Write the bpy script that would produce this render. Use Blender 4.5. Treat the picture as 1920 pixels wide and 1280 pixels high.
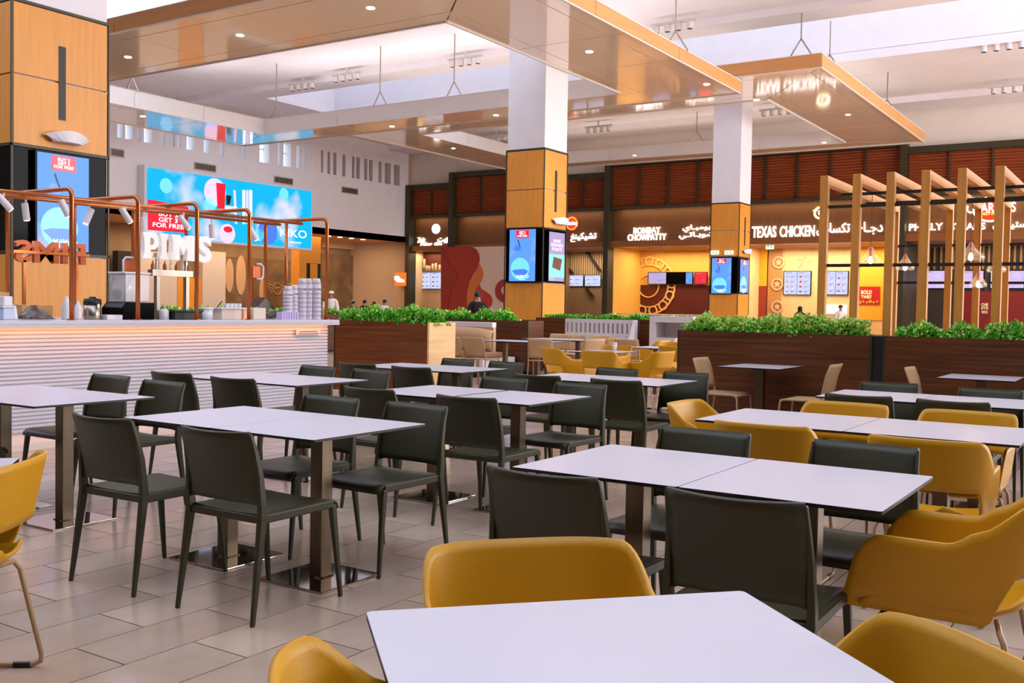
import bpy, math, random
import numpy as np
from mathutils import Vector, Matrix

for _o in list(bpy.data.objects):
    bpy.data.objects.remove(_o, do_unlink=True)
SC = bpy.context.scene
COL = SC.collection
random.seed(7)

# ------------------------------------------------------------------ camera
F_PX, PITCH, ROLL, YAW = 1876.9, math.radians(-1.98), math.radians(.98), math.radians(-33.09)
EYE = Vector((0, 0, 1.34))
_fw = Vector((math.sin(YAW) * math.cos(PITCH), math.cos(YAW) * math.cos(PITCH), math.sin(PITCH)))
_r0 = Vector((math.cos(YAW), -math.sin(YAW), 0))
_u0 = _r0.cross(_fw)
_r = math.cos(ROLL) * _r0 + math.sin(ROLL) * _u0
_u = -math.sin(ROLL) * _r0 + math.cos(ROLL) * _u0
_cd = bpy.data.cameras.new('camera')
_cd.sensor_fit = 'HORIZONTAL'
_cd.sensor_width = 36.0
_cd.lens = F_PX / 1920 * 36.0
_cd.clip_end = 400
cam = bpy.data.objects.new('camera', _cd)
COL.objects.link(cam)
cam.matrix_world = Matrix(((_r.x, _u.x, -_fw.x, EYE.x), (_r.y, _u.y, -_fw.y, EYE.y),
                           (_r.z, _u.z, -_fw.z, EYE.z), (0, 0, 0, 1)))
SC.camera = cam

# ------------------------------------------------------------------ view, world, daylight
SC.view_settings.view_transform = 'Standard'
SC.view_settings.look = 'None'
SC.view_settings.gamma = 1.0
SC.view_settings.use_curve_mapping = False
SC.view_settings.exposure = -0.06
w = bpy.data.worlds.new('sky')
SC.world = w
w.use_nodes = True
_bg = w.node_tree.nodes['Background']
_bg.inputs[0].default_value = (.74, .88, 1.0, 1)
_bg.inputs[1].default_value = 3.0

CEIL = 10.2
SKYLIGHTS = [(-1.5, 6.0), (15.6, 20.6), (30.0, 35.0)]     # y ranges of the glazed roof strips
SKY_X = (-33.0, 11.0)
SKY_POWER = [1900, 1250, 320]
for (_a, _b), _p in zip(SKYLIGHTS, SKY_POWER):
    _l = bpy.data.lights.new('skylight_daylight', 'AREA')
    _l.shape = 'RECTANGLE'
    _l.size = SKY_X[1] - SKY_X[0] - .2
    _l.size_y = _b - _a - .2
    _l.energy = _p
    _l.color = (.89, .93, 1.0)
    _o = bpy.data.objects.new('skylight_daylight', _l)
    _o.location = ((SKY_X[0] + SKY_X[1]) / 2, (_a + _b) / 2, CEIL + 2.0)
    COL.objects.link(_o)


def area(name, loc, sx, sy, power, color, rot=(0, 0, 0)):
    l = bpy.data.lights.new(name, 'AREA')
    l.shape = 'RECTANGLE'
    l.size, l.size_y, l.energy, l.color = sx, sy, power, color
    o = bpy.data.objects.new(name, l)
    o.location = loc
    o.rotation_euler = rot
    COL.objects.link(o)
    return o


# daylight through the glazed side wall on the right, out of the picture
area('window_daylight', (12.7, 29, 5.2), 8.0, 30, 6200, (1.0, .96, .93), (0, math.pi / 2, 0))

# ------------------------------------------------------------------ photo pixel -> point on a plane
def ray(px, py):
    return _fw + _r * ((px - 960) / F_PX) - _u * ((py - 640) / F_PX)


def onz(px, py, z):
    d = ray(px, py)
    return EYE + d * ((z - EYE.z) / d.z)


def onx(px, py, x):
    d = ray(px, py)
    return EYE + d * ((x - EYE.x) / d.x)


def ony(px, py, y):
    d = ray(px, py)
    return EYE + d * ((y - EYE.y) / d.y)


# ------------------------------------------------------------------ materials
def lin(c):
    out = []
    for v in c[:3]:
        v = v / 255.0
        out.append(v / 12.92 if v <= .04045 else ((v + .055) / 1.055) ** 2.4)
    return (*out, 1.0)


MATS = {}


def mat(name, col, rough=.5, metal=0.0, var=0.0, vscale=8.0, stretch=(1, 1, 1), bump=0.0, bscale=40.0,
        spec=.5, rand=0.0, coat=0.0, dark=None, detail=4.0):
    """Principled material: base colour mottled by stretched noise, optional per-object tint and fine relief."""
    if name in MATS:
        return MATS[name]
    m = bpy.data.materials.new(name)
    m.use_nodes = True
    nt = m.node_tree
    b = nt.nodes['Principled BSDF']
    b.inputs['Roughness'].default_value = rough
    b.inputs['Metallic'].default_value = metal
    b.inputs['Specular IOR Level'].default_value = spec
    if coat:
        b.inputs['Coat Weight'].default_value = coat
        b.inputs['Coat Roughness'].default_value = .08
    c = lin(col)
    tc = nt.nodes.new('ShaderNodeTexCoord')
    mp = nt.nodes.new('ShaderNodeMapping')
    mp.inputs['Scale'].default_value = stretch
    nt.links.new(tc.outputs['Object'], mp.inputs[0])
    n = nt.nodes.new('ShaderNodeTexNoise')
    n.inputs['Scale'].default_value = vscale
    n.inputs['Detail'].default_value = detail
    nt.links.new(mp.outputs[0], n.inputs['Vector'])
    ramp = nt.nodes.new('ShaderNodeValToRGB')
    ramp.color_ramp.elements[0].position = .3
    ramp.color_ramp.elements[1].position = .7
    d = lin(dark) if dark else tuple(v * (1 - var) for v in c[:3]) + (1,)
    ramp.color_ramp.elements[0].color = d
    ramp.color_ramp.elements[1].color = c if dark else tuple(min(1, v * (1 + var * .5)) for v in c[:3]) + (1,)
    nt.links.new(n.outputs[0], ramp.inputs[0])
    out = ramp.outputs[0]
    if rand:
        oi = nt.nodes.new('ShaderNodeObjectInfo')
        mr = nt.nodes.new('ShaderNodeMapRange')
        mr.inputs[3].default_value = 1 - rand
        mr.inputs[4].default_value = 1 + rand * .6
        nt.links.new(oi.outputs['Random'], mr.inputs[0])
        hs = nt.nodes.new('ShaderNodeHueSaturation')
        nt.links.new(mr.outputs[0], hs.inputs['Value'])
        nt.links.new(out, hs.inputs['Color'])
        out = hs.outputs[0]
    nt.links.new(out, b.inputs['Base Color'])
    if bump:
        n2 = nt.nodes.new('ShaderNodeTexNoise')
        n2.inputs['Scale'].default_value = bscale
        nt.links.new(mp.outputs[0], n2.inputs['Vector'])
        bp = nt.nodes.new('ShaderNodeBump')
        bp.inputs['Strength'].default_value = bump
        bp.inputs['Distance'].default_value = .01
        nt.links.new(n2.outputs[0], bp.inputs['Height'])
        nt.links.new(bp.outputs[0], b.inputs['Normal'])
    MATS[name] = m
    return m


def glow(name, col, strength):
    """light-giving surface: lamp, lit letter, screen"""
    if name in MATS:
        return MATS[name]
    m = bpy.data.materials.new(name)
    m.use_nodes = True
    b = m.node_tree.nodes['Principled BSDF']
    b.inputs['Base Color'].default_value = lin(col)
    b.inputs['Emission Color'].default_value = lin(col)
    b.inputs['Emission Strength'].default_value = strength
    b.inputs['Roughness'].default_value = .3
    MATS[name] = m
    return m


def ad_screen(name, ca, cb, scale, strength):
    """lit screen showing soft clouds between two colours"""
    m = bpy.data.materials.new(name)
    m.use_nodes = True
    nt = m.node_tree
    b = nt.nodes['Principled BSDF']
    b.inputs['Base Color'].default_value = (.01, .01, .012, 1)
    b.inputs['Roughness'].default_value = .25
    b.inputs['Specular IOR Level'].default_value = .12
    tc = nt.nodes.new('ShaderNodeTexCoord')
    n = nt.nodes.new('ShaderNodeTexNoise')
    n.inputs['Scale'].default_value = scale
    n.inputs['Detail'].default_value = 3
    nt.links.new(tc.outputs['Object'], n.inputs['Vector'])
    r = nt.nodes.new('ShaderNodeValToRGB')
    r.color_ramp.elements[0].position = .54
    r.color_ramp.elements[0].color = lin(ca)
    r.color_ramp.elements[1].position = .68
    r.color_ramp.elements[1].color = lin(cb)
    nt.links.new(n.outputs[0], r.inputs[0])
    nt.links.new(r.outputs[0], b.inputs['Emission Color'])
    b.inputs['Emission Strength'].default_value = strength
    MATS[name] = m
    return m


def clear(name, tint=(1, 1, 1), gloss=.12, rough=.03, alpha=.1):
    """thin glass or clear plastic"""
    m = bpy.data.materials.new(name)
    m.use_nodes = True
    nt = m.node_tree
    nt.nodes.remove(nt.nodes['Principled BSDF'])
    out = nt.nodes['Material Output']
    tr = nt.nodes.new('ShaderNodeBsdfTransparent')
    tr.inputs[0].default_value = (*tint, 1)
    gl = nt.nodes.new('ShaderNodeBsdfGlossy')
    gl.inputs['Roughness'].default_value = rough
    df = nt.nodes.new('ShaderNodeBsdfDiffuse')
    df.inputs[0].default_value = (*tint, 1)
    m1 = nt.nodes.new('ShaderNodeMixShader')
    m1.inputs[0].default_value = alpha
    nt.links.new(tr.outputs[0], m1.inputs[1])
    nt.links.new(df.outputs[0], m1.inputs[2])
    m2 = nt.nodes.new('ShaderNodeMixShader')
    m2.inputs[0].default_value = gloss
    nt.links.new(m1.outputs[0], m2.inputs[1])
    nt.links.new(gl.outputs[0], m2.inputs[2])
    nt.links.new(m2.outputs[0], out.inputs[0])
    MATS[name] = m
    return m


WHITE = mat('white_paint', (232, 226, 230), .6, var=.03, vscale=2)
CEILM = mat('ceiling_paint', (235, 228, 232), .7, var=.03, vscale=1)
WALLM = mat('wall_plaster', (226, 214, 206), .75, var=.04, vscale=1.5, bump=.1, bscale=60)
OAK = mat('oak_veneer', (224, 148, 52), .42, var=.10, vscale=3, stretch=(6, 6, .35), bump=.05)
OAKD = mat('oak_joint', (60, 44, 26), .6)
OAKL = mat('pergola_oak', (216, 146, 60), .5, var=.14, vscale=4, stretch=(5, 5, .5), bump=.06)
WALNUT = mat('walnut_cladding', (112, 60, 22), .4, dark=(70, 34, 10), vscale=3.5, stretch=(.35, .35, 9), bump=.06)
LOUVER = mat('red_cedar_slat', (160, 76, 34), .5, dark=(116, 50, 22), vscale=3, stretch=(.3, 1, 8), bump=.05)
OLIVEFR = mat('dark_olive_steel', (58, 54, 34), .45, metal=.2, var=.08)
SIGNWD = mat('sign_board_wood', (128, 82, 40), .5, dark=(104, 64, 30), vscale=5, stretch=(8, 8, .3), bump=.05)
COPPERB = mat('bronze_ledge', (150, 92, 46), .4, metal=.3, var=.08)
COPPER = mat('copper_tube', (196, 112, 58), .28, metal=.75, var=.08)
CHAMP = mat('champagne_panel', (252, 228, 202), .06, metal=0, spec=.8, coat=.6, var=.03, vscale=.6)
FASCW = mat('fascia_white', (226, 220, 216), .35, var=.03)
FASCO = mat('fascia_oak', (206, 146, 84), .4, var=.1, vscale=2, stretch=(.3, .3, 5))
GAPM = mat('shadow_gap', (84, 62, 38), .8)
BLACK = mat('black_gloss', (8, 7, 7), .12, spec=.05)
BLACKM = mat('black_matt', (16, 15, 14), .5)
STEEL = mat('brushed_steel', (168, 158, 146), .3, metal=1, var=.1, vscale=6, stretch=(20, 20, 1))
CHROME = mat('polished_steel', (205, 198, 190), .06, metal=1, var=.03)
HPL = mat('white_laminate', (211, 208, 219), .28, var=.015, vscale=3)
HPLE = mat('black_laminate_edge', (18, 17, 18), .4)
OLIVE = mat('olive_plastic', (50, 49, 24), .46, var=.06, vscale=5, bump=.12, bscale=350)
YELLOW = mat('mustard_plastic', (214, 154, 8), .45, var=.05, vscale=3, bump=.08, bscale=300)
SAND = mat('sand_powdercoat', (186, 150, 108), .4, var=.06)
BEIGE = mat('beige_plastic', (204, 168, 126), .5, var=.05, bump=.08, bscale=260)
LEATHER = mat('tan_leather', (206, 168, 128), .45, var=.06, vscale=4, bump=.1, bscale=120)
TILE = mat('floor_tile', (198, 176, 158), .17, dark=(172, 150, 132), vscale=2.2, stretch=(1, .6, 1), rand=.09, bump=.03, bscale=25, detail=8)
GROUT = mat('grout', (58, 47, 38), .8)
POSTM = mat('satin_post_steel', (120, 106, 90), .32, metal=1, var=.12, vscale=6, stretch=(20, 20, 1))
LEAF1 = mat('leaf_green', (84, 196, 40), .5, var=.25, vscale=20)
LEAF2 = mat('leaf_sunlit', (216, 248, 126), .5, var=.2, vscale=20)  # sunlight on the leaf tips painted into this pale colour
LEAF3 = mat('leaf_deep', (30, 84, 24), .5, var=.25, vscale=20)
SOIL = mat('soil', (36, 26, 18), .9, var=.3)
LIT = glow('lit_white', (255, 250, 246), 2.2)
LITW = glow('lit_warm', (255, 226, 170), 9.0)
DOWN = glow('lamp_face', (255, 240, 214), 5.0)
SKIN = mat('skin', (176, 122, 92), .55, var=.05)
HAIR = mat('hair_dark', (22, 16, 14), .5)
CLOTHK = mat('black_cloth', (20, 16, 16), .85, var=.1, bump=.1)
CLOTHW = mat('white_cloth', (226, 220, 216), .85, var=.04, bump=.1)
CLOTHG = mat('grey_cloth', (86, 80, 78), .85, var=.1)
GLASS = clear('clear_glass', (1, .97, .93), .14)
PLASTIC = clear('clear_plastic', (.95, .95, .97), .1, .1, .35)
PANE = clear('window_glass', (.93, .97, 1), .06, .02, .02)


# ------------------------------------------------------------------ mesh building
class MB:
    def __init__(s):
        s.v, s.f, s.m = [], [], []

    def add(s, vs, fs, mi=0):
        k = len(s.v)
        s.v += [tuple(p) for p in vs]
        s.f += [tuple(i + k for i in f) for f in fs]
        s.m += [mi] * len(fs)
        return s

    def box(s, x0, x1, y0, y1, z0, z1, mi=0):
        v = [(x0, y0, z0), (x1, y0, z0), (x1, y1, z0), (x0, y1, z0), (x0, y0, z1), (x1, y0, z1), (x1, y1, z1), (x0, y1, z1)]
        return s.add(v, [(0, 3, 2, 1), (4, 5, 6, 7), (0, 1, 5, 4), (1, 2, 6, 5), (2, 3, 7, 6), (3, 0, 4, 7)], mi)

    def prism(s, poly, d0, d1, axis='z', mi=0):
        """polygon (2d, counter-clockwise) swept along an axis; axis y: poly is (x,z); axis x: poly is (y,z)"""
        n = len(poly)
        if axis == 'z':
            P = lambda a, b, d: (a, b, d)
        elif axis == 'y':
            P = lambda a, b, d: (a, d, b)
        else:
            P = lambda a, b, d: (d, a, b)
        v = [P(a, b, d0) for a, b in poly] + [P(a, b, d1) for a, b in poly]
        f = [tuple(range(n - 1, -1, -1)), tuple(range(n, 2 * n))]
        f += [(i, (i + 1) % n, n + (i + 1) % n, n + i) for i in range(n)]
        if axis == 'y':
            f = [tuple(reversed(q)) for q in f]
        return s.add(v, f, mi)

    def tube(s, path, r, n=8, mi=0, closed=False, cap=True):
        pts = [Vector(p) for p in path]
        rs = r if isinstance(r, (list, tuple)) else [r] * len(pts)
        vs, fs = [], []
        up = None
        for i, p in enumerate(pts):
            if closed:
                t = pts[(i + 1) % len(pts)] - pts[i - 1]
            else:
                t = pts[min(i + 1, len(pts) - 1)] - pts[max(i - 1, 0)]
            t.normalize()
            if up is None:
                up = Vector((0, 0, 1)) if abs(t.z) < .9 else Vector((1, 0, 0))
            a = (up - t * up.dot(t)).normalized()
            up = a
            b = t.cross(a)
            for k in range(n):
                q = 2 * math.pi * k / n
                vs.append(p + (a * math.cos(q) + b * math.sin(q)) * rs[i])
        m = len(pts)
        for i in range(m if closed else m - 1):
            for k in range(n):
                j = (i + 1) % m
                fs.append((i * n + k, i * n + (k + 1) % n, j * n + (k + 1) % n, j * n + k))
        if cap and not closed:
            fs += [tuple(range(n - 1, -1, -1)), tuple(range((m - 1) * n, m * n))]
        return s.add(vs, fs, mi)

    def lathe(s, prof, n=20, c=(0, 0, 0), mi=0):
        """profile of (radius, z) turned about a vertical axis at c"""
        vs, fs = [], []
        for r, z in prof:
            for k in range(n):
                q = 2 * math.pi * k / n
                vs.append((c[0] + r * math.cos(q), c[1] + r * math.sin(q), c[2] + z))
        for i in range(len(prof) - 1):
            for k in range(n):
                fs.append((i * n + k, i * n + (k + 1) % n, (i + 1) * n + (k + 1) % n, (i + 1) * n + k))
        if prof[0][0] > 1e-6:
            fs.append(tuple(range(n - 1, -1, -1)))
        if prof[-1][0] > 1e-6:
            fs.append(tuple(range((len(prof) - 1) * n, len(prof) * n)))
        return s.add(vs, fs, mi)

    def leg(s, a, b, w0, w1, d0=None, d1=None, mi=0):
        """square tapering leg from a (top) to b (foot)"""
        d0 = d0 or w0
        d1 = d1 or w1
        v = []
        for p, ww, dd in ((b, w1, d1), (a, w0, d0)):
            for sx, sy in ((-1, -1), (1, -1), (1, 1), (-1, 1)):
                v.append((p[0] + sx * ww / 2, p[1] + sy * dd / 2, p[2]))
        return s.add(v, [(0, 3, 2, 1), (4, 5, 6, 7), (0, 1, 5, 4), (1, 2, 6, 5), (2, 3, 7, 6), (3, 0, 4, 7)], mi)

    def sheet(s, grid, thick, mi=0):
        """grid[i][j] of points -> closed sheet with thickness along the surface normal"""
        G = [[Vector(p) for p in row] for row in grid]
        ni, nj = len(G), len(G[0])
        N = []
        for i in range(ni):
            row = []
            for j in range(nj):
                a = G[min(i + 1, ni - 1)][j] - G[max(i - 1, 0)][j]
                b = G[i][min(j + 1, nj - 1)] - G[i][max(j - 1, 0)]
                nn = a.cross(b)
                row.append(nn.normalized() if nn.length > 1e-9 else Vector((0, 0, 1)))
            N.append(row)
        v = [G[i][j] + N[i][j] * thick / 2 for i in range(ni) for j in range(nj)]
        v += [G[i][j] - N[i][j] * thick / 2 for i in range(ni) for j in range(nj)]
        k = ni * nj
        ix = lambda i, j: i * nj + j
        f = []
        for i in range(ni - 1):
            for j in range(nj - 1):
                f.append((ix(i, j), ix(i + 1, j), ix(i + 1, j + 1), ix(i, j + 1)))
                f.append((k + ix(i, j), k + ix(i, j + 1), k + ix(i + 1, j + 1), k + ix(i + 1, j)))
        for i in range(ni - 1):
            f.append((ix(i, 0), k + ix(i, 0), k + ix(i + 1, 0), ix(i + 1, 0)))
            f.append((ix(i, nj - 1), ix(i + 1, nj - 1), k + ix(i + 1, nj - 1), k + ix(i, nj - 1)))
        for j in range(nj - 1):
            f.append((ix(0, j), ix(0, j + 1), k + ix(0, j + 1), k + ix(0, j)))
            f.append((ix(ni - 1, j), k + ix(ni - 1, j), k + ix(ni - 1, j + 1), ix(ni - 1, j + 1)))
        return s.add(v, f, mi)

    def mesh(s, name, mats, smooth=False):
        me = bpy.data.meshes.new(name)
        me.from_pydata(s.v, [], s.f)
        for m in (mats if isinstance(mats, (list, tuple)) else [mats]):
            me.materials.append(m)
        if any(s.m):
            me.polygons.foreach_set('material_index', s.m)
        if smooth:
            me.polygons.foreach_set('use_smooth', [True] * len(s.f))
        me.update()
        return me


PMAT = {}       # world matrix of every empty that carries parts


def link(name, data, parent=None, label=None, cat=None, group=None, kind=None):
    o = bpy.data.objects.new(name, data)
    COL.objects.link(o)
    if parent is not None:
        o.parent = parent
    for k, v in (('label', label), ('category', cat), ('group', group), ('kind', kind)):
        if v:
            o[k] = v
    return o


def thing(name, label, cat, loc=(0, 0, 0), rz=0.0, group=None, kind=None):
    o = link(name, None, None, label, cat, group, kind)
    o.empty_display_size = .1
    o.location = loc
    o.rotation_euler = (0, 0, rz)
    PMAT[o.name] = Matrix.Translation(Vector(loc)) @ Matrix.Rotation(rz, 4, 'Z')
    return o


def put(name, mb, mats, parent=None, label=None, cat=None, group=None, kind=None, smooth=False, world=False,
        bevel=0.0, seg=2, auto=None):
    """link a mesh; with world=True its points are world points even under a parent"""
    if world and parent is not None:
        inv = PMAT[parent.name].inverted()
        mb.v = [tuple(inv @ Vector(p)) for p in mb.v]
    me = mb.mesh(name, mats, smooth)
    o = link(name, me, parent, label, cat, group, kind)
    if parent is not None and parent.name in PMAT:
        PMAT[o.name] = PMAT[parent.name]
    if bevel:
        b = o.modifiers.new('bevel', 'BEVEL')
        b.width = bevel
        b.segments = seg
        b.limit_method = 'ANGLE'
    return o


def solo(name, mb, mats, label, cat, group=None, kind=None, smooth=False, bevel=0.0, seg=2):
    """a thing that is one mesh, its origin set at the middle of its base"""
    P = np.array(mb.v)
    c = ((P[:, 0].min() + P[:, 0].max()) / 2, (P[:, 1].min() + P[:, 1].max()) / 2, P[:, 2].min())
    mb.v = [(p[0] - c[0], p[1] - c[1], p[2] - c[2]) for p in mb.v]
    o = put(name, mb, mats, None, label, cat, group, kind, smooth, bevel=bevel, seg=seg)
    o.location = c
    PMAT[o.name] = Matrix.Translation(Vector(c))
    return o


def kids(o):
    return [c for c in bpy.data.objects if c.parent == o]


def dup(root, loc, rz, label=None, group=None):
    r = root.copy()
    COL.objects.link(r)
    r.location = loc
    r.rotation_euler = (0, 0, rz)
    if label:
        r['label'] = label
    if group:
        r['group'] = group
    for ch in root.children:
        c = ch.copy()
        COL.objects.link(c)
        c.parent = r
        for g in ch.children:
            d = g.copy()
            COL.objects.link(d)
            d.parent = c
    return r


AR = {'ا': 'ﺍﺎﺍﺎ', 'د': 'ﺩﺪﺩﺪ', 'ج': 'ﺝﺞﺟﺠ', 'ت': 'ﺕﺖﺗﺘ', 'ك': 'ﻙﻚﻛﻜ', 'س': 'ﺱﺲﺳﺴ', 'ش': 'ﺵﺶﺷﺸ', 'ي': 'ﻱﻲﻳﻴ',
      'ن': 'ﻥﻦﻧﻨ', 'غ': 'ﻍﻎﻏﻐ', 'ب': 'ﺏﺐﺑﺒ', 'و': 'ﻭﻮﻭﻮ', 'م': 'ﻡﻢﻣﻤ', 'ز': 'ﺯﺰﺯﺰ', 'ع': 'ﻉﻊﻋﻌ', 'ر': 'ﺭﺮﺭﺮ',
      'ـ': 'ـــــ', 'ل': 'ﻝﻞﻟﻠ', 'ق': 'ﻕﻖﻗﻘ', 'ف': 'ﻑﻒﻓﻔ'}


def arabic(word):
    """joined letter forms in drawing order (right to left)"""
    out = []
    words = word.split(' ')
    for wd in words:
        g = []
        for i, ch in enumerate(wd):
            prev = i > 0 and wd[i - 1] not in 'ادوزر'
            nxt = i < len(wd) - 1 and ch not in 'ادوزر'
            g.append(AR[ch][(3 if nxt else 1) if prev else (2 if nxt else 0)])
        out.append(''.join(reversed(g)))
    return ' '.join(reversed(out))


def lettering(name, text, m, parent, face, x0, x1, z0, z1, plane, depth=.03, bold=0.0, label=None, mirror=False):
    """flat or raised lettering fitted into a rectangle. face '-y': x0..x1 along X on plane Y; face '+x': along Y on plane X"""
    cu = bpy.data.curves.new(name, 'FONT')
    cu.body = text
    cu.resolution_u = 3
    cu.extrude = .05
    cu.offset = bold
    cu.align_x = 'CENTER'
    cu.space_line = .9
    cu.space_character = 1.0 + bold * 1.2
    t = bpy.data.objects.new(name, cu)
    COL.objects.link(t)
    dg = bpy.context.evaluated_depsgraph_get()
    me = bpy.data.meshes.new_from_object(t.evaluated_get(dg))
    bpy.data.objects.remove(t)
    P = np.array([v.co for v in me.vertices])
    a, b = P.min(0), P.max(0)
    u = (P[:, 0] - a[0]) / (b[0] - a[0])
    if mirror:
        u = 1 - u
    v = (P[:, 1] - a[1]) / (b[1] - a[1])
    d = (P[:, 2] - a[2]) / (b[2] - a[2]) * depth
    A, Z = x0 + u * (x1 - x0), z0 + v * (z1 - z0)
    if face == '-y':
        Q = np.stack([A, plane - d, Z], 1)
    elif face == '+x':
        Q = np.stack([plane + d, A, Z], 1)
    inv = PMAT[parent.name].inverted() if parent is not None else Matrix()
    for i, q in enumerate(Q):
        me.vertices[i].co = inv @ Vector(q)
    if mirror:
        me.flip_normals()
    me.materials.clear()
    me.materials.append(m)
    me.update()
    return link(name, me, parent, label)
PI = math.pi
# ================================================================== the setting
def struct(name, label, loc=(0, 0, 0)):
    return thing(name, label, 'structure', loc, kind='structure')


XW, XE, YS, YN = -36.6, 13.0, -9.0, 45.0      # faces of the hall's walls

# ---- floor: laid tiles near the viewer, printed joints beyond
floor = struct('floor', 'glossy grey-beige tiled floor in running bond')
TW, TL, GJ = .305, .622, .006
FX0, FX1, FY0, FY1 = -3.47 - TW * 22, -3.47 + TW * 18, .417, .417 + TL * 16
put('grout_bed', MB().box(FX0, FX1, FY0, FY1, -.12, -.004), GROUT, floor)


def far_tile_material():
    m = bpy.data.materials.new('floor_tile_far')
    m.use_nodes = True
    nt = m.node_tree
    b = nt.nodes['Principled BSDF']
    b.inputs['Roughness'].default_value = .2
    tc = nt.nodes.new('ShaderNodeTexCoord')
    mp = nt.nodes.new('ShaderNodeMapping')
    mp.inputs['Rotation'].default_value = (0, 0, math.pi / 2)
    nt.links.new(tc.outputs['Object'], mp.inputs[0])
    bt = nt.nodes.new('ShaderNodeTexBrick')
    bt.inputs['Scale'].default_value = 1.0
    bt.inputs['Brick Width'].default_value = TL
    bt.inputs['Row Height'].default_value = TW
    bt.inputs['Mortar Size'].default_value = .004
    bt.inputs['Color1'].default_value = lin((190, 168, 150))
    bt.inputs['Color2'].default_value = lin((176, 154, 136))
    bt.inputs['Mortar'].default_value = lin((92, 80, 68))
    nt.links.new(mp.outputs[0], bt.inputs['Vector'])
    nt.links.new(bt.outputs['Color'], b.inputs['Base Color'])
    return m


fb = MB()
for a in ((XW - 4, XE, FY1, YN + 5), (XW - 4, FX0, YS, FY1), (FX1, XE, YS, FY1), (FX0, FX1, YS, FY0)):
    fb.box(a[0], a[1], a[2], a[3], -.12, 0)
put('floor_field', fb, far_tile_material(), floor)
tile_me = MB().box(-TW / 2 + GJ / 2, TW / 2 - GJ / 2, -TL / 2 + GJ / 2, TL / 2 - GJ / 2, -.004, 0).mesh('tile', TILE)
spots = []
i0 = 0
for i in range(40):
    cx = FX0 + TW * (i + .5)
    off = 0 if (i % 2 == 0) else TL / 2
    j = 0
    y = FY0 - off
    while y < FY1 - 1e-6:
        y0, y1 = max(y, FY0), min(y + TL, FY1)
        spots.append((cx, (y0 + y1) / 2, y1 - y0))
        y += TL


def seen(c):
    d = Vector((c[0], c[1], 0)) - EYE
    dep = d.dot(_fw)
    if dep < .5:
        return 0
    x, yy = 960 + F_PX * d.dot(_r) / dep, 640 - F_PX * d.dot(_u) / dep
    if -60 < x < 1980 and yy < 1320:
        return 1 / (dep * dep)
    return 0


spots.sort(key=lambda c: -seen(c))
restm = MB()
for n, (cx, cy, ln) in enumerate(spots):
    if n < 300 and abs(ln - TL) < 1e-4 and seen((cx, cy)) > 0:
        t = link('tile', tile_me, floor)
        t.location = (cx, cy, 0)
    else:
        restm.box(cx - TW / 2 + GJ / 2, cx + TW / 2 - GJ / 2, cy - ln / 2 + GJ / 2, cy + ln / 2 - GJ / 2, -.004, 0)
put('tiles_beyond', restm, TILE, floor, kind='stuff')

# ---- ceiling with three daylight wells
ceil = struct('ceiling', 'white flat ceiling cut by long skylight wells')
ys = [YS - .2] + [v for ab in SKYLIGHTS for v in ab] + [YN + .3]
for k in range(0, len(ys), 2):
    put('ceiling_slab', MB().box(XW - .3, XE + .3, ys[k], ys[k + 1], CEIL, CEIL + .3), CEILM, ceil)
for a, b in SKYLIGHTS:
    wl = MB()
    wl.box(XW - .3, SKY_X[0], a, b, CEIL, CEIL + .3)
    wl.box(SKY_X[1], XE + .3, a, b, CEIL, CEIL + .3)
    put('ceiling_slab', wl, CEILM, ceil)
    ww = MB()
    ww.box(SKY_X[0] - .2, SKY_X[1] + .2, a - .2, a, CEIL + .3, CEIL + 2.3)
    ww.box(SKY_X[0] - .2, SKY_X[1] + .2, b, b + .2, CEIL + .3, CEIL + 2.3)
    ww.box(SKY_X[0] - .2, SKY_X[0], a, b, CEIL + .3, CEIL + 2.3)
    ww.box(SKY_X[1], SKY_X[1] + .2, a, b, CEIL + .3, CEIL + 2.3)
    put('well_wall', ww, WHITE, ceil)
    put('skylight_glazing', MB().box(SKY_X[0] - .2, SKY_X[1] + .2, a - .2, b + .2, CEIL + 2.3, CEIL + 2.36),
        glow('skylight_glass', (200, 220, 255), .8), ceil)
# shallow drops beside the wells and along the back wall
for (y0, y1, dz) in ((28.9, 30.0, .22), (35.0, 37.2, .3), (43.2, 45.0, .25)):
    put('ceiling_drop', MB().box(XW, XE, y0, y1, CEIL - dz, CEIL + .01), CEILM, ceil)

# ---- walls that only shut the hall
wr = struct('wall_right', 'plain plaster side wall out of view')
put('wall_face', MB().box(XE, XE + .3, YS, YN + .3, 0, 1.0).box(XE, XE + .3, YS, YN + .3, 9.4, CEIL), WALLM, wr)
put('window_pane', MB().box(XE + .1, XE + .14, 12, YN, 1.0, 9.4), glow('frosted_daylight', (226, 234, 250), .8), wr)
put('wall_face', MB().box(XE, XE + .3, YS, 12, 1.0, 9.4), mat('umber_wall', (96, 74, 56), .7, var=.1), wr)
for _k in range(17):
    _y = YS + (YN - YS) * _k / 16
    put('mullion', MB().box(XE, XE + .1, _y - .06, _y + .06, 1.0, 9.4), STEEL, wr)
wn = struct('wall_near', 'plain plaster wall behind the viewer')
put('wall_face', MB().box(XW - .3, XE + .3, YS - .3, YS, 0, CEIL), mat('umber_wall', (96, 74, 56), .7, var=.1), wn)

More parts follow.
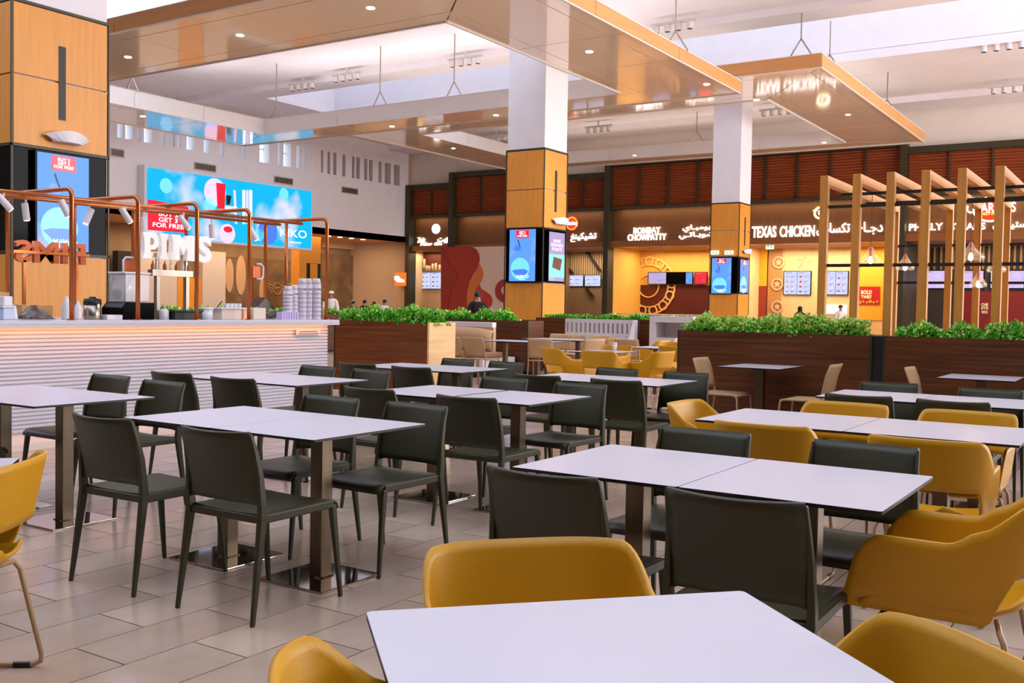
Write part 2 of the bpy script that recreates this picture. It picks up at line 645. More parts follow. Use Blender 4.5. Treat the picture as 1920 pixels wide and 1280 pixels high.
# ---- left wall with a row of slot windows, open below z = 4.95
wl_ = struct('wall_left', 'tall white wall with a row of narrow slot windows')
ZB, Z0, Z1 = 4.95, onx(612, 325, XW).z, onx(612, 283, XW).z
TH = .45
bright = [(220, 231), (235, 249), (258, 264), (270, 285), (302, 309), (323, 328), (333, 340), (350, 364), (382, 393),
          (413, 420), (454, 460), (487, 505), (521, 528), (532, 546), (556, 563), (568, 573)]
darkw = [(602, 606), (614, 619), (625, 631), (642, 648), (660, 665), (668, 675), (683, 689), (692, 699), (710, 716), (722, 733), (739, 750)]
sl = [(onx(a, 270, XW).y, onx(b, 270, XW).y, True) for a, b in bright] + [(onx(a, 310, XW).y, onx(b, 310, XW).y, False) for a, b in darkw]
wm = MB()
wm.box(XW - TH, XW, YS, YN, ZB, Z0)
wm.box(XW - TH, XW, YS, YN, Z1, CEIL)
prev = YS
for a, b, br in sl:
    wm.box(XW - TH, XW, prev, a, Z0, Z1)
    prev = b
wm.box(XW - TH, XW, prev, YN, Z0, Z1)
put('wall_face', wm, WHITE, wl_)
put('string_course', MB().box(XW, XW + .03, YS, YN, Z1 + .18, Z1 + .22), WHITE, wl_)
for a, b, br in sl:
    if br:
        put('window_pane', MB().box(XW - TH + .02, XW - TH + .04, a - .02, b + .02, Z0 - .02, Z1 + .02), PANE, wl_)
        put('glazing_bar', MB().box(XW - TH + .04, XW - TH + .07, a, b, (Z0 + Z1) / 2 + .1, (Z0 + Z1) / 2 + .14), STEEL, wl_)
    else:
        put('slot_back', MB().box(XW - TH, XW - TH + .05, a - .05, b + .05, Z0 - .05, Z1 + .05), mat('slot_back', (128, 112, 92), .8), wl_)
# the undercroft below it
und = struct('wall_undercroft', 'warm brown recess under the white wall')
put('soffit', MB().box(-41, XW, YS, YN, ZB, ZB + .3), mat('soffit_oak', (206, 140, 80), .5, var=.1), und)
put('end_wall', MB().box(-41.2, XW + .02, YN, YN + .2, 0, CEIL), mat('end_wall_tan', (196, 164, 134), .7), und)
put('rear_wall', MB().box(-41.2, -41, YS, YN + 3, 0, ZB), mat('taupe_stone', (150, 120, 88), .7, var=.15, vscale=1.2, bump=.2, bscale=8), und)
for k in range(4):
    p = onx(616 + 21.5 * k, 440 + 2.6 * k, XW - .9)
    put('downlight', MB().lathe([(0, 0), (.13, 0), (.13, .03), (0, .03)], 14, (XW - .9, p.y, ZB - .03)), DOWN, und)
area('undercroft_light', (-38.5, 36, ZB - .1), 3, 16, 420, (1, .72, .45))

# ---- back wall: shop fronts under one dark frame
wb = struct('wall_back', 'long shop front wall of cedar louvres, dark steel frame and sign boards')
FY = 45.0


def fx(px, py=480, y=FY):
    return ony(px, py, y).x


def fz(px, py, y=FY):
    return ony(px, py, y).z


ZL, ZS, ZO = 6.42, 4.72, 4.42          # louvre foot, sign board foot, top of the openings
ZT = fz(1240, 296)                     # tall bays
ZC = fz(1100, 326)                     # low bays
bays = [('A', 769, 849, fz(800, 346)), ('B', 849, 1003, ZT), ('C', 1003, 1140, ZC), ('D', 1140, 1371, ZT), ('E', 1371, 1691, ZT), ('F', 1691, 2330, fz(1700, 277))]
BX = {}
up = MB()
for nm, a, b, zt in bays:
    xa, xb = fx(a), fx(b)
    BX[nm] = (xa, xb, zt)
    up.box(xa, xb, FY + .2, FY + .5, zt - .3, CEIL)
up.box(XW - .3, BX['A'][0], FY + .2, FY + .5, 0, CEIL)
up.box(BX['F'][1], XE + .3, FY + .2, FY + .5, 0, CEIL)
put('upper_wall', up, WALLM, wb)
tops = [BX[n][2] for n, *_ in bays]
edges = [BX['A'][0]] + [BX[n][1] for n, *_ in bays]
for k, x in enumerate(edges):
    zt = max(tops[max(k - 1, 0)], tops[min(k, len(tops) - 1)])
    put('frame_post', MB().box(x - .14, x + .14, FY - .3, FY + .35, 0, zt), OLIVEFR, wb)
npan = {'A': 2, 'B': 3, 'C': 3, 'D': 4, 'E': 5, 'F': 7}
for nm, *_ in bays:
    xa, xb, zt = BX[nm]
    put('header_beam', MB().box(xa + .14, xb - .14, FY - .22, FY + .3, zt - .28, zt), OLIVEFR, wb)
    put('louver_sill', MB().box(xa + .14, xb - .14, FY - .15, FY + .3, ZL - .12, ZL), OLIVEFR, wb)
    n = npan[nm]
    wd = (xb - xa - .28) / n
    for k in range(n):
        p0, p1 = xa + .14 + k * wd, xa + .14 + (k + 1) * wd
        pm = MB()
        z = ZL + .01
        while z < zt - .32:
            pm.add([(p0 + .03, FY + .06, z), (p1 - .03, FY + .06, z), (p1 - .03, FY - .02, z + .10), (p0 + .03, FY - .02, z + .10),
                    (p0 + .03, FY + .09, z + .01), (p1 - .03, FY + .09, z + .01), (p1 - .03, FY + .01, z + .12), (p0 + .03, FY + .01, z + .12)],
                   [(0, 1, 2, 3), (7, 6, 5, 4), (3, 2, 6, 7), (0, 4, 5, 1), (0, 3, 7, 4), (1, 5, 6, 2)])
            z += .125
        put('louver_panel', pm, LOUVER, wb, kind='stuff')
        put('mullion', MB().box(p1 - .03, p1 + .03, FY - .1, FY + .2, ZL, zt - .28), OLIVEFR, wb)
    put('louver_back', MB().box(xa, xb, FY + .15, FY + .2, ZL, zt), mat('louver_back', (40, 18, 8), .8), wb)
    put('sign_board', MB().box(xa + .14, xb - .14, FY + .3, FY + .36, ZS, ZL - .12), SIGNWD, wb)
    put('sign_ledge', MB().box(xa + .14, xb - .14, FY - .1, FY + .7, ZO, ZS), COPPERB, wb)

# shop rooms behind the openings
SD = 3.6
YB = FY + SD
YBA = FY + 1.1
cols = {'A': (226, 196, 156), 'C': (150, 122, 92), 'D': (232, 176, 78), 'E': (226, 190, 138), 'F': (52, 40, 30)}
for nm in 'ACDEF':
    xa, xb, zt = BX[nm]
    rm = mat('shop_wall_' + nm.lower(), cols[nm], .6, var=.08, vscale=2, stretch=(4, 4, .4))
    yr = YBA if nm == 'A' else YB
    put('shop_rear_wall', MB().box(xa, xb, yr, yr + .2, 0, ZO + .3), rm, wb)
    put('shop_side_wall', MB().box(xa, xa + .12, FY + .35, yr, 0, ZO + .3), rm, wb)
    put('shop_side_wall', MB().box(xb - .12, xb, FY + .35, yr, 0, ZO + .3), rm, wb)
    put('shop_ceiling', MB().box(xa, xb, FY + .7, yr, ZO, ZO + .1), mat('shop_ceiling', (150, 100, 56), .6), wb)
    cx, wd = (xa + xb) / 2, xb - xa
    area('shop_light', (cx, FY + (.55 if nm == 'A' else 2.2), ZO - .08), wd * .8, .5 if nm == 'A' else 1.6, {'A': 55, 'C': 110, 'D': 240, 'E': 400, 'F': 260}[nm], (1, .78, .5))
    area('sign_wash', (cx, FY - .05, ZL - .2), wd * .85, .12, wd * 2.2, (1, .72, .4), (math.radians(35), 0, 0))
xa, xb, zt = BX['B']
area('sign_wash', ((xa + xb) / 2, FY - .05, ZL - .2), (xb - xa) * .85, .12, (xb - xa) * 2.2, (1, .72, .4), (math.radians(35), 0, 0))

# ---- columns
def column(tag_, x0, x1, y0, y1, ztop, zmid, label):
    c = struct('column', label, ((x0 + x1) / 2, (y0 + y1) / 2, 0))
    g = .03
    put('core', MB().box(x0 + .05, x1 - .05, y0 + .05, y1 - .05, 0, CEIL), WHITE, c, world=True)
    put('plaster_shaft', MB().box(x0 + .02, x1 - .02, y0 + .02, y1 - .02, ztop + .04, CEIL), WHITE, c, world=True)
    put('trim', MB().box(x0 - .01, x1 + .01, y0 - .01, y1 + .01, ztop, ztop + .04), OLIVEFR, c, world=True)
    put('screen_band', MB().box(x0 + .02, x1 - .02, y0 + .02, y1 - .02, 2.0, zmid), BLACK, c, world=True)
    put('plinth', MB().box(x0 + .01, x1 - .01, y0 + .01, y1 - .01, 0, .1), BLACKM, c, world=True)
    zj = zmid + (ztop - zmid) * .5
    for z0, z1 in ((.1, 1.0), (1.0, 1.97), (zmid + .03, zj), (zj, ztop)):
        e = .012
        put('oak_panel', MB().box(x0 + g, x1 - g, y0, y0 + .04, z0 + e, z1 - e), OAK, c, world=True)
        put('oak_panel', MB().box(x0 + g, x1 - g, y1 - .04, y1, z0 + e, z1 - e), OAK, c, world=True)
        put('oak_panel', MB().box(x1 - .04, x1, y0 + g, y1 - g, z0 + e, z1 - e), OAK, c, world=True)
        put('oak_panel', MB().box(x0, x0 + .04, y0 + g, y1 - g, z0 + e, z1 - e), OAK, c, world=True)
    ed = MB()
    for x in (x0, x1):
        for y in (y0, y1):
            ed.box(x - .012, x + .012, y - .012, y + .012, 0, ztop)
    for z in (1.98, zmid):
        ed.box(x0 - .012, x1 + .012, y0 - .012, y1 + .012, z, z + .03)
    put('edge_trim', ed, OLIVEFR, c, world=True)
    zz = MB()
    ym = (y0 + y1) / 2
    put('slot_grille', MB().box(x1 - .02, x1 + .006, ym - .055, ym + .055, zmid + .42 * (ztop - zmid) * .55, zmid + (ztop - zmid) * .76), BLACKM, c, world=True)
    return c


col_l = column('near', -14.9, -13.5, 7.9, 9.42, 5.47, 3.47, 'oak clad column at left with a portrait screen')
col_m = column('middle', -14.7, -13.52, 22.14, 23.32, 5.42, 3.38, 'oak clad column in the middle with screens on two sides')
col_f = column('far', -14.72, -13.57, 36.4, 37.6, 5.40, 3.36, 'oak clad column before the yellow lit shop')


# ---- suspended canopies
def canopy(tag_, label, inner, outer, z, hin, hout, nseg, lamps, hangers, uplight, ccol):
    """ring of glossy soffit panels. inner/outer = (x0,x1,y0,y1); fascia heights"""
    root = thing('ceiling_canopy', label, 'canopy', ((outer[0] + outer[1]) / 2, (outer[2] + outer[3]) / 2, z))
    L = lambda t: tuple(inner[k] + (outer[k] - inner[k]) * t for k in range(4))
    ts = [0, .17, .83, 1]
    g = .014

    def quad(p, mname, m, zz0, zz1):
        b = MB()
        b.v = [(q[0], q[1], zz0) for q in p] + [(q[0], q[1], zz1) for q in p]
        b.f = [(3, 2, 1, 0), (4, 5, 6, 7), (0, 1, 5, 4), (1, 2, 6, 5), (2, 3, 7, 6), (3, 0, 4, 7)]
        b.m = [0] * 6
        return put(mname, b, m, root, world=True)
    for side in range(4):
        hor = side % 2 == 0           # strips that run along X: near, far
        n = nseg[side]
        i0, i1 = (inner[0], inner[1]) if hor else (inner[2], inner[3])
        cuts = [i0 + (i1 - i0) * k / n for k in range(n + 1)]
        for j in range(3):
            ra, rb = L(ts[j]), L(ts[j + 1])
            for k in range(n):
                def at(r, k):
                    if hor:
                        lo, hi = r[0], r[1]
                        y = r[2] if side == 0 else r[3]
                    else:
                        lo, hi = r[2], r[3]
                        y = r[1] if side == 1 else r[0]
                    c = lo if k == 0 else hi if k == n else cuts[k]
                    c += g if k == 0 else -g if k == n else 0
                    return c, y
                a0, ya = at(ra, k)
                a1, _x = at(ra, k + 1)
                b0, yb = at(rb, k)
                b1, _x = at(rb, k + 1)
                sgn = 1 if yb > ya else -1
                ya2, yb2 = ya + g * sgn, yb - g * sgn
                if 0 < k:
                    a0 += g
                    b0 += g
                if k < n - 1:
                    a1 -= g
                    b1 -= g
                if hor:
                    p = [(a0, ya2), (a1, ya2), (b1, yb2), (b0, yb2)]
                else:
                    p = [(ya2, a0), (ya2, a1), (yb2, b1), (yb2, b0)]
                ar = sum(p[q][0] * p[(q + 1) % 4][1] - p[(q + 1) % 4][0] * p[q][1] for q in range(4))
                if ar < 0:
                    p.reverse()
                quad(p, 'soffit_panel', CHAMP, z, z + .03)
        # backing tray
        ra, rb = L(.01), L(.99)
    tray = MB()
    i, o = inner, outer
    for a in ((o[0], o[1], o[2], i[2]), (o[0], o[1], i[3], o[3]), (o[0], i[0], i[2], i[3]), (i[1], o[1], i[2], i[3])):
        tray.box(min(a[0], a[1]) + .02, max(a[0], a[1]) - .02, min(a[2], a[3]) + .02, max(a[2], a[3]) - .02, z + .035, z + .09)
    put('tray', tray, GAPM, root, world=True)
    # fascias in boards
    for r, h, m, out in ((inner, hin, FASCW, 0), (outer, hout, FASCO, 1)):
        for side in range(4):
            hor = side % 2 == 0
            n = nseg[side]
            lo, hi = (r[0], r[1]) if hor else (r[2], r[3])
            c = (r[2] if side == 0 else r[3]) if hor else (r[1] if side == 1 else r[0])
            for k in range(n):
                a, b = lo + (hi - lo) * k / n + .01, lo + (hi - lo) * (k + 1) / n - .01
                bx = (a, b, c - .02, c + .02) if hor else (c - .02, c + .02, a, b)
                put('fascia_board', MB().box(*bx, z - .005, z + h), m, root, world=True)
            bx = (lo, hi, c - .026, c + .026) if hor else (c - .026, c + .026, lo, hi)
            put('edge_strip', MB().box(*bx, z - .03, z - .005).box(*bx, z + h, z + h + .02), FASCW, root, world=True)
    # added uplights and glowing strips, unseen on top, to brighten the ceiling
    for a in ((i[0], i[1], o[2] + .5, i[2] - .5), (i[0], i[1], i[3] + .3, o[3] - .3), (o[0] + .5, i[0] - .5, i[2], i[3]), (i[1] + .5, o[1] - .5, i[2], i[3])):
        x0, x1, y0, y1 = a
        put('added_uplight_strip', MB().box(x0, x1, (y0 + y1) / 2 - .1, (y0 + y1) / 2 + .1, z + .09, z + .12) if x1 - x0 > y1 - y0 else MB().box((x0 + x1) / 2 - .1, (x0 + x1) / 2 + .1, y0, y1, z + .09, z + .12),
            glow('added_uplight_glow', (255, 236, 220), 2.0), root, world=True)
        area('added_uplight', ((x0 + x1) / 2, (y0 + y1) / 2, z + .16), x1 - x0, max(.4, y1 - y0), uplight * max(x1 - x0, y1 - y0), ccol, (PI, 0, 0))
    for (x, y) in lamps:
        put('downlight', MB().lathe([(0, -.004), (.075, -.004), (.085, -.015), (.095, 0), (0, 0)], 16, (x, y, z)), DOWN, root, world=True)
        sl_ = bpy.data.lights.new('downlight_beam', 'SPOT')
        sl_.energy, sl_.color, sl_.spot_size, sl_.spot_blend, sl_.shadow_soft_size = 520, (1, .82, .62), math.radians(84), .6, .09
        so_ = bpy.data.objects.new('downlight_beam', sl_)
        so_.location = (x, y, z - .03)
        COL.objects.link(so_)
    for (x, y, h) in hangers:
        hm = MB()
        hm.tube([(x, y, z + h + .55), (x, y, CEIL)], .022, 6)
        hm.tube([(x, y, z + h + .55), (x - .35, y, z + h)], .022, 6)
        hm.tube([(x, y, z + h + .55), (x + .35, y, z + h)], .022, 6)
        put('hanger', hm, STEEL, root, world=True)
    return root


Z1C, Z2C = 7.6, 8.3
i1, o1 = (-28.2, -13.48, 17.82, 26.2), (-31.2, -10.45, 14.69, 27.85)
i2, o2 = (-25.6, -11.2, 32.3, 41.9), (-28.2, -8.42, 28.75, 43.3)
lm1 = [tuple(onz(*q, Z1C).xy) for q in ((450, 66), (240, 107), (695, 15), (1105, 97), (735, 237), (930, 216), (268, 218), (1325, 158))]
hg1 = []
for q, zt in (((500, 222), .5), ((701, 199), .5), ((835, 180), .5)):
    p = onz(*q, Z1C + zt)
    hg1.append((p.x, i1[3] + .3, zt))
p = onz(268, 171, Z1C + .5)
hg1.append((i1[0] - .3, p.y, .5))
p = onz(1287, 95, Z1C + .33)
hg1.append((o1[1] - .3, p.y, .33))
canopy('a', 'nearer glossy champagne ceiling canopy with an open middle and oak rim', i1, o1, Z1C, .50, .33, (4, 3, 4, 3), lm1, hg1, 17, (1, .95, .98))
lm2 = [tuple(onz(*q, Z2C).xy) for q in ((1590, 215), (1418, 187), (1545, 267), (1190, 291), (850, 278))]
hg2 = []
p = onz(1498, 106, Z2C + .4)
hg2.append((p.x, o2[2] + .3, .4))
p = onz(1585, 132, Z2C + .33)
hg2.append((o2[1] - .4, 31.0, .33))
hg2.append((o2[1] - .4, 38.5, .33))
p = onz(1273, 256, Z2C + .5)
hg2.append((p.x, i2[3] + .3, .5))
canopy('b', 'farther glossy ceiling canopy with oak rim before the shop fronts', i2, o2, Z2C, .50, .38, (4, 3, 4, 3), lm2, hg2, 6, (1, .80, .64))
# ================================================================== tables
def make_table(label, group, w=.331):
    t = thing('cafe_table', label, 'table', group=group)
    d, z = .399, .745
    r = .012
    poly = []
    for cx, cy, a0 in ((w - r, d - r, 0), (-w + r, d - r, 90), (-w + r, -d + r, 180), (w - r, -d + r, 270)):
        for k in range(4):
            q = math.radians(a0 + 30 * k)
            poly.append((cx + r * math.cos(q), cy + r * math.sin(q)))
    n = len(poly)
    m = MB()
    m.v = [(x, y, z - .012) for x, y in poly] + [(x, y, z) for x, y in poly] + [(x * .9975, y * .9975, z + .0004) for x, y in poly]
    m.f = [tuple(range(n - 1, -1, -1))] + [(i, (i + 1) % n, n + (i + 1) % n, n + i) for i in range(n)] + \
          [(n + i, n + (i + 1) % n, 2 * n + (i + 1) % n, 2 * n + i) for i in range(n)] + [tuple(range(2 * n, 3 * n))]
    m.m = [1] * (1 + n) + [0] * (n + 1)
    put('tabletop', m, [HPL, HPLE], t)
    put('post', MB().box(-.038, .038, -.038, .038, .012, .715), POSTM, t, bevel=.004)
    br = MB().box(-.16, .16, -.03, .03, .715, .733).box(-.03, .03, -.2, .2, .715, .733)
    put('bracket', br, BLACKM, t)
    put('base_plate', MB().box(-.21, .21, -.21, .21, 0, .010), CHROME, t, bevel=.003)
    put('collar', MB().box(-.045, .045, -.045, .045, .010, .016), CHROME, t)
    return t


_proto = {}


def place(kind, maker, loc, rz, label, group):
    if kind not in _proto:
        o = maker(label, group)
        o.location = loc
        o.rotation_euler = (0, 0, rz)
        _proto[kind] = o
        PMAT[o.name] = Matrix.Translation(Vector(loc)) @ Matrix.Rotation(rz, 4, 'Z')
        return o
    return dup(_proto[kind], loc, rz, label, group)


TG_ = 'white laminate cafe tables'


def make_wide(label, group):
    return make_table(label, group, .397)


def pair(x0, y, desc, rz=0.0, gap=.004, n=2, wide=False):
    for k in range(n):
        side = '' if n == 1 else ('left half of ' if k == 0 else 'right half of ')
        hw = .397 if wide else .331
        o = x0 + hw + k * (2 * hw + gap)
        place('wide' if wide else 'table', make_wide if wide else make_table, (o, y, 0), rz, ('white laminate table, ' + side + desc) if n > 1 else 'white laminate table ' + desc, TG_)


pair(-6.54, 3.575, 'the pair at the left edge')
pair(-4.42, 3.57, 'the pair between the front-left olive chairs')
pair(-2.02, 3.51, 'the large pair in the right foreground')
pair(-6.56, 5.58, 'the pair beside the ribbed white counter')
pair(-4.58, 5.55, 'the pair in the middle of the room', gap=.03)
pair(-2.13, 5.50, 'the pair among the mustard chairs at right', wide=True)
pair(-6.58, 7.62, 'the pair by the planter with the pale end')
pair(-4.60, 7.50, 'the pair before the mustard chair group')
pair(-2.06, 7.50, 'the pair nearest the right planter')
# turned tables
A47 = math.radians(46.8)
for k in range(2):
    c = (-.765 + k * .666 * math.sin(A47), 1.525 - k * .666 * math.cos(A47), 0)
    place('table', make_table, c, A47 - math.pi / 2, ['white laminate table turned cornerwise across the bottom of the picture',
          'white laminate table butted to the cornerwise one, mostly out of view'][k], TG_)
_c = Vector((-3.57, 2.12, 0))
_a = math.radians(-40)
_u1, _u2 = Vector((math.cos(_a), math.sin(_a), 0)), Vector((-math.sin(_a), math.cos(_a), 0))
place('table', make_table, (-3.475, 1.61, 0), math.radians(230.2), 'white laminate table corner at the left edge beside a mustard chair', TG_)
# along the right planter and farther away
place('table', make_table, (-3.64, 10.53, 0), math.pi / 2 * 0, 'white laminate table standing against the right planter', TG_)
place('table', make_table, (-1.45, 10.45, 0), 0, 'white laminate table at the right edge against the planter', TG_)
place('table', make_table, (-9.75, 14.75, 0), 0, 'far table in front of the tan bench, left of two', TG_)
place('table', make_table, (-9.08, 14.75, 0), 0, 'far table in front of the tan bench, right of two', TG_)
place('table', make_table, (-6.5, 12.3, 0), .03, 'far single table with a white cup among mustard chairs', TG_)
place('table', make_table, (-9.85, 16.35, 0), 0, 'far table before the slotted white bench, left half', TG_)
place('table', make_table, (-9.18, 16.35, 0), 0, 'far table before the slotted white bench, right half', TG_)
place('table', make_table, (-6.65, 14.35, 0), 0, 'far table before the white cabinet behind the dark post', TG_)


# ================================================================== olive chairs
def make_chair(label, group):
    t = thing('side_chair', label, 'chair', group=group)
    # seat: sheet with rolled front edge
    g = []
    prof = [(-.205, .452), (-.18, .447), (-.05, .444), (.10, .447), (.20, .449), (.232, .444), (.250, .428), (.254, .408)]
    for y, z in prof:
        hw = .212 + .008 * (y + .2) / .45
        row = []
        for k in range(9):
            s = -1 + 2 * k / 8
            dip = -.006 * (1 - s * s)
            row.append((s * hw, y, z + (dip if z > .43 else 0)))
        g.append(row)
    put('seat', MB().sheet([list(r) for r in g], .012), OLIVE, t, smooth=True)
    fr = MB()
    fr.box(-.226, -.208, -.215, .225, .415, .452).box(.208, .226, -.215, .225, .415, .452)
    fr.box(-.208, .208, -.222, -.204, .415, .448).box(-.208, .208, .228, .246, .405, .432)
    put('seat_frame', fr, OLIVE, t, bevel=.006)
    # backrest: curved panel leaning back, rounded lower corners
    rows = []
    nz = 10
    for i in range(nz + 1):
        v = i / nz
        z = .498 + .302 * v
        hw = .222 - .014 * v
        row = []
        for k in range(13):
            s = -1 + 2 * k / 12
            lo = .012 * max(0, abs(s) - .8) / .2 if i == 0 else 0
            y = -.213 - .062 * (.18 + .82 * v) * v ** .8 - .044 * (1 - s * s) * (.3 + .7 * v)
            zz = z + (.006 * s * s if i == nz else 0) - lo
            row.append((s * hw, y, zz))
        rows.append(row)
    put('backrest', MB().sheet(rows, .014), OLIVE, t, smooth=True)
    for s in (-1, 1):
        st = MB()
        pts = [(s * .219, -.210, .43), (s * .221, -.215, .50), (s * .217, -.224, .62), (s * .212, -.245, .72), (s * .209, -.272, .798)]
        v = []
        for q, (x, y, z) in enumerate(pts):
            w = (.030, .024, .018, .014, .012)[q]
            d = (.042, .036, .030, .024, .018)[q]
            v += [(x - w / 2, y - d / 2, z), (x + w / 2, y - d / 2, z), (x + w / 2, y + d / 2, z), (x - w / 2, y + d / 2, z)]
        f = [(0, 3, 2, 1), (16, 17, 18, 19)]
        for q in range(4):
            f += [(q * 4 + a, q * 4 + (a + 1) % 4, q * 4 + 4 + (a + 1) % 4, q * 4 + 4 + a) for a in range(4)]
        st.add(v, f)
        put('stile', st, OLIVE, t, bevel=.004)
        put('leg', MB().leg((s * .219, -.212, .44), (s * .230, -.272, 0), .028, .016, .038, .019), OLIVE, t, bevel=.004)
        put('leg', MB().leg((s * .214, .222, .43), (s * .229, .268, 0), .027, .016, .032, .019), OLIVE, t, bevel=.004)
    return t


CH_G = 'olive moulded side chairs'
PI = math.pi


def chairA(x, y, label, rz=0.0):      # back towards the viewer; y is where the back top stands
    place('olive', make_chair, (x, y + .285, 0), rz, label, CH_G)


def chairB(x, y, label, rz=0.0):
    place('olive', make_chair, (x, y - .285, 0), PI + rz, label, CH_G)


chairA(-4.10, 2.815, 'olive chair seen from behind at lower left, left of two, seat catching light', .02)
chairA(-3.35, 2.835, 'olive chair seen from behind at lower left, nearest one, beside a steel table post', .02)
chairB(-4.02, 4.28, 'olive chair facing us across the front-left table, left of two')
chairB(-3.40, 4.28, 'olive chair facing us across the front-left table, right of two', -.03)
chairB(-6.29, 4.43, 'olive chair facing us at the left edge table, left of two before the counter')
chairB(-5.59, 4.34, 'olive chair facing us at the left edge table, right of two before the counter')
chairA(-6.02, 2.83, 'olive chair cut by the left edge, only its seat and a leg showing')
chairA(-6.27, 4.89, 'olive chair seen from behind at the counter-side table, left of two', .06)
chairA(-5.55, 4.85, 'olive chair seen from behind at the counter-side table, right of two', .06)
chairB(-6.10, 6.30, 'olive chair facing us at the counter-side table, left of two, against white ribs', -.08)
chairB(-5.48, 6.28, 'olive chair facing us at the counter-side table, right of two, against brown planter', -.08)
chairA(-6.15, 6.83, 'olive chair seen from behind at the planter-end table, left of two', .04)
chairA(-5.50, 6.81, 'olive chair seen from behind at the planter-end table, right of two', .02)
chairB(-6.02, 8.22, 'olive chair facing us at the planter-end table, left of two', -.1)
chairB(-5.40, 8.16, 'olive chair facing us at the planter-end table, right of two', -.12)
chairA(-4.26, 4.86, 'olive chair seen from behind at the middle table, left of two', -.02)
chairA(-3.48, 4.82, 'olive chair seen from behind at the middle table, right of two', .04)
chairB(-4.19, 6.33, 'olive chair facing us at the middle table, left of two', -.05)
chairB(-3.48, 6.24, 'olive chair facing us at the middle table, right of two', -.05)
chairA(-4.17, 6.76, 'olive chair seen from behind before the mustard group, left of two')
chairA(-3.47, 6.75, 'olive chair seen from behind before the mustard group, right of two', .02)
chairB(-4.13, 8.08, 'olive chair facing us before the mustard group, left of two', -.05)
chairB(-3.44, 8.02, 'olive chair facing us before the mustard group, right of two', -.05)
chairA(-1.69, 2.77, 'large olive chair seen from behind at the big right table, left of two')
chairA(-1.04, 2.77, 'large olive chair seen from behind at the big right table, right of two', .02)
chairB(-1.71, 4.23, 'olive chair facing us behind the big right table, left of two')
chairB(-1.02, 4.23, 'olive chair facing us behind the big right table, right of two', -.02)
chairA(-1.67, 6.70, 'olive chair seen from behind at the table nearest the right planter, left of two', .02)
chairA(-1.09, 6.69, 'olive chair seen from behind at the table nearest the right planter, right of two')
chairB(-1.76, 8.10, 'olive chair facing us by the right planter, left of two', .05)
chairB(-1.04, 8.00, 'olive chair facing us by the right planter, right of two, cut by the frame', .02)


# ================================================================== mustard tub chairs
def make_tub(label, group):
    t = thing('tub_chair', label, 'armchair', group=group)

    def plan(q, f):
        """q from -1 (right arm front) over 0 (back) to 1 (left arm front); f flare 0 foot .. 1 rim"""
        a = q * 1.0
        hx = .222 + .040 * f
        yb = -.205 - .085 * f
        s = abs(q)
        if s > .5:
            k = (s - .5) / .5
            x = hx * (1 - .02 * k)
            y = -.07 + k * (.28 + .10 * (1 - f))
        else:
            an = s / .5 * PI / 2
            e = .62
            x = hx * (math.sin(an) ** e)
            y = -.07 + (yb + .07) * (math.cos(an) ** e)
        return (x if q > 0 else -x), y

    def rim(q):
        s = abs(q)
        k = min(1, max(0, (s - .27) / .34))
        k = k * k * (3 - 2 * k)
        z = .80 + (.655 - .80) * k
        if s > .90:
            z -= .075 * ((s - .90) / .10) ** 2.4
        return z

    def foot(q):
        s = abs(q)
        k = min(1, max(0, (s - .30) / .16))
        k = k * k * (3 - 2 * k)
        z = .575 + (.412 - .575) * k
        return z
    rows = []
    nq, nv = 56, 9
    for j in range(nv + 1):
        v = j / nv
        row = []
        for i in range(nq + 1):
            q = -1 + 2 * i / nq
            z0, z1 = foot(q), rim(q)
            z = z0 + (z1 - z0) * v
            f = (z - .425) / (.80 - .425)
            x, y = plan(q, max(0, f) ** .9)
            if abs(q) > .40 and v < .28:
                e_ = ((.28 - v) / .28) ** 2
                x *= 1 - .10 * e_
            if abs(q) > .86:
                y -= .05 * (1 - v) * 0
            row.append((x, y, z))
        rows.append(row)
    put('shell', MB().sheet(rows, .012), YELLOW, t, smooth=True)
    # seat pan, joined to the foot of the shell
    g = []
    for i in range(11):
        v = i / 10
        y = -.225 + .475 * v
        hw = .228
        if v < .35:
            hw = .228 * math.sqrt(max(.12, 1 - ((.35 - v) / .35) ** 2 * .88))
        row = []
        for k in range(13):
            s = -1 + 2 * k / 12
            z = .428 + .030 * abs(s) ** 3 + (.05 * max(0, (.22 - v) / .22) ** 2)
            if v > .85:
                z -= .03 * ((v - .85) / .15) ** 2
            row.append((s * hw, y, z))
        g.append(row)
    put('seat', MB().sheet(g, .014), YELLOW, t, smooth=True)
    for s in (-1, 1):
        x1, x0 = s * .245, s * .15
        pts = [(x0 - s * .05, .13, .40), (x0 + s * .02, .14, .40), (x1 - s * .03, .15, .39), (x1 - s * .015, .17, .36), (x1, .225, .05), (x1, .222, .022),
               (x1, .20, .012), (x1, 0, .010), (x1, -.20, .012), (x1, -.225, .022), (x1, -.228, .05), (x1 - s * .03, -.165, .37), (x1 - s * .045, -.15, .40), (x0, -.14, .405), (x0 - s * .05, -.13, .405)]
        lg = put('sled_leg', MB().tube(pts, .009, 8), SAND, t, smooth=True)
        for y in (.15, -.16):
            put('glide', MB().tube([(x1, y - .03, .011), (x1, y + .03, .011)], .011, 8), BLACKM, lg)
    return t


YG = 'mustard plastic tub armchairs'


def tub(x, y, deg, label):
    """deg: compass of the direction the chair faces, 0 = +X, 90 = +Y"""
    place('tub', make_tub, (x, y, 0), math.radians(deg - 90), label, YG)


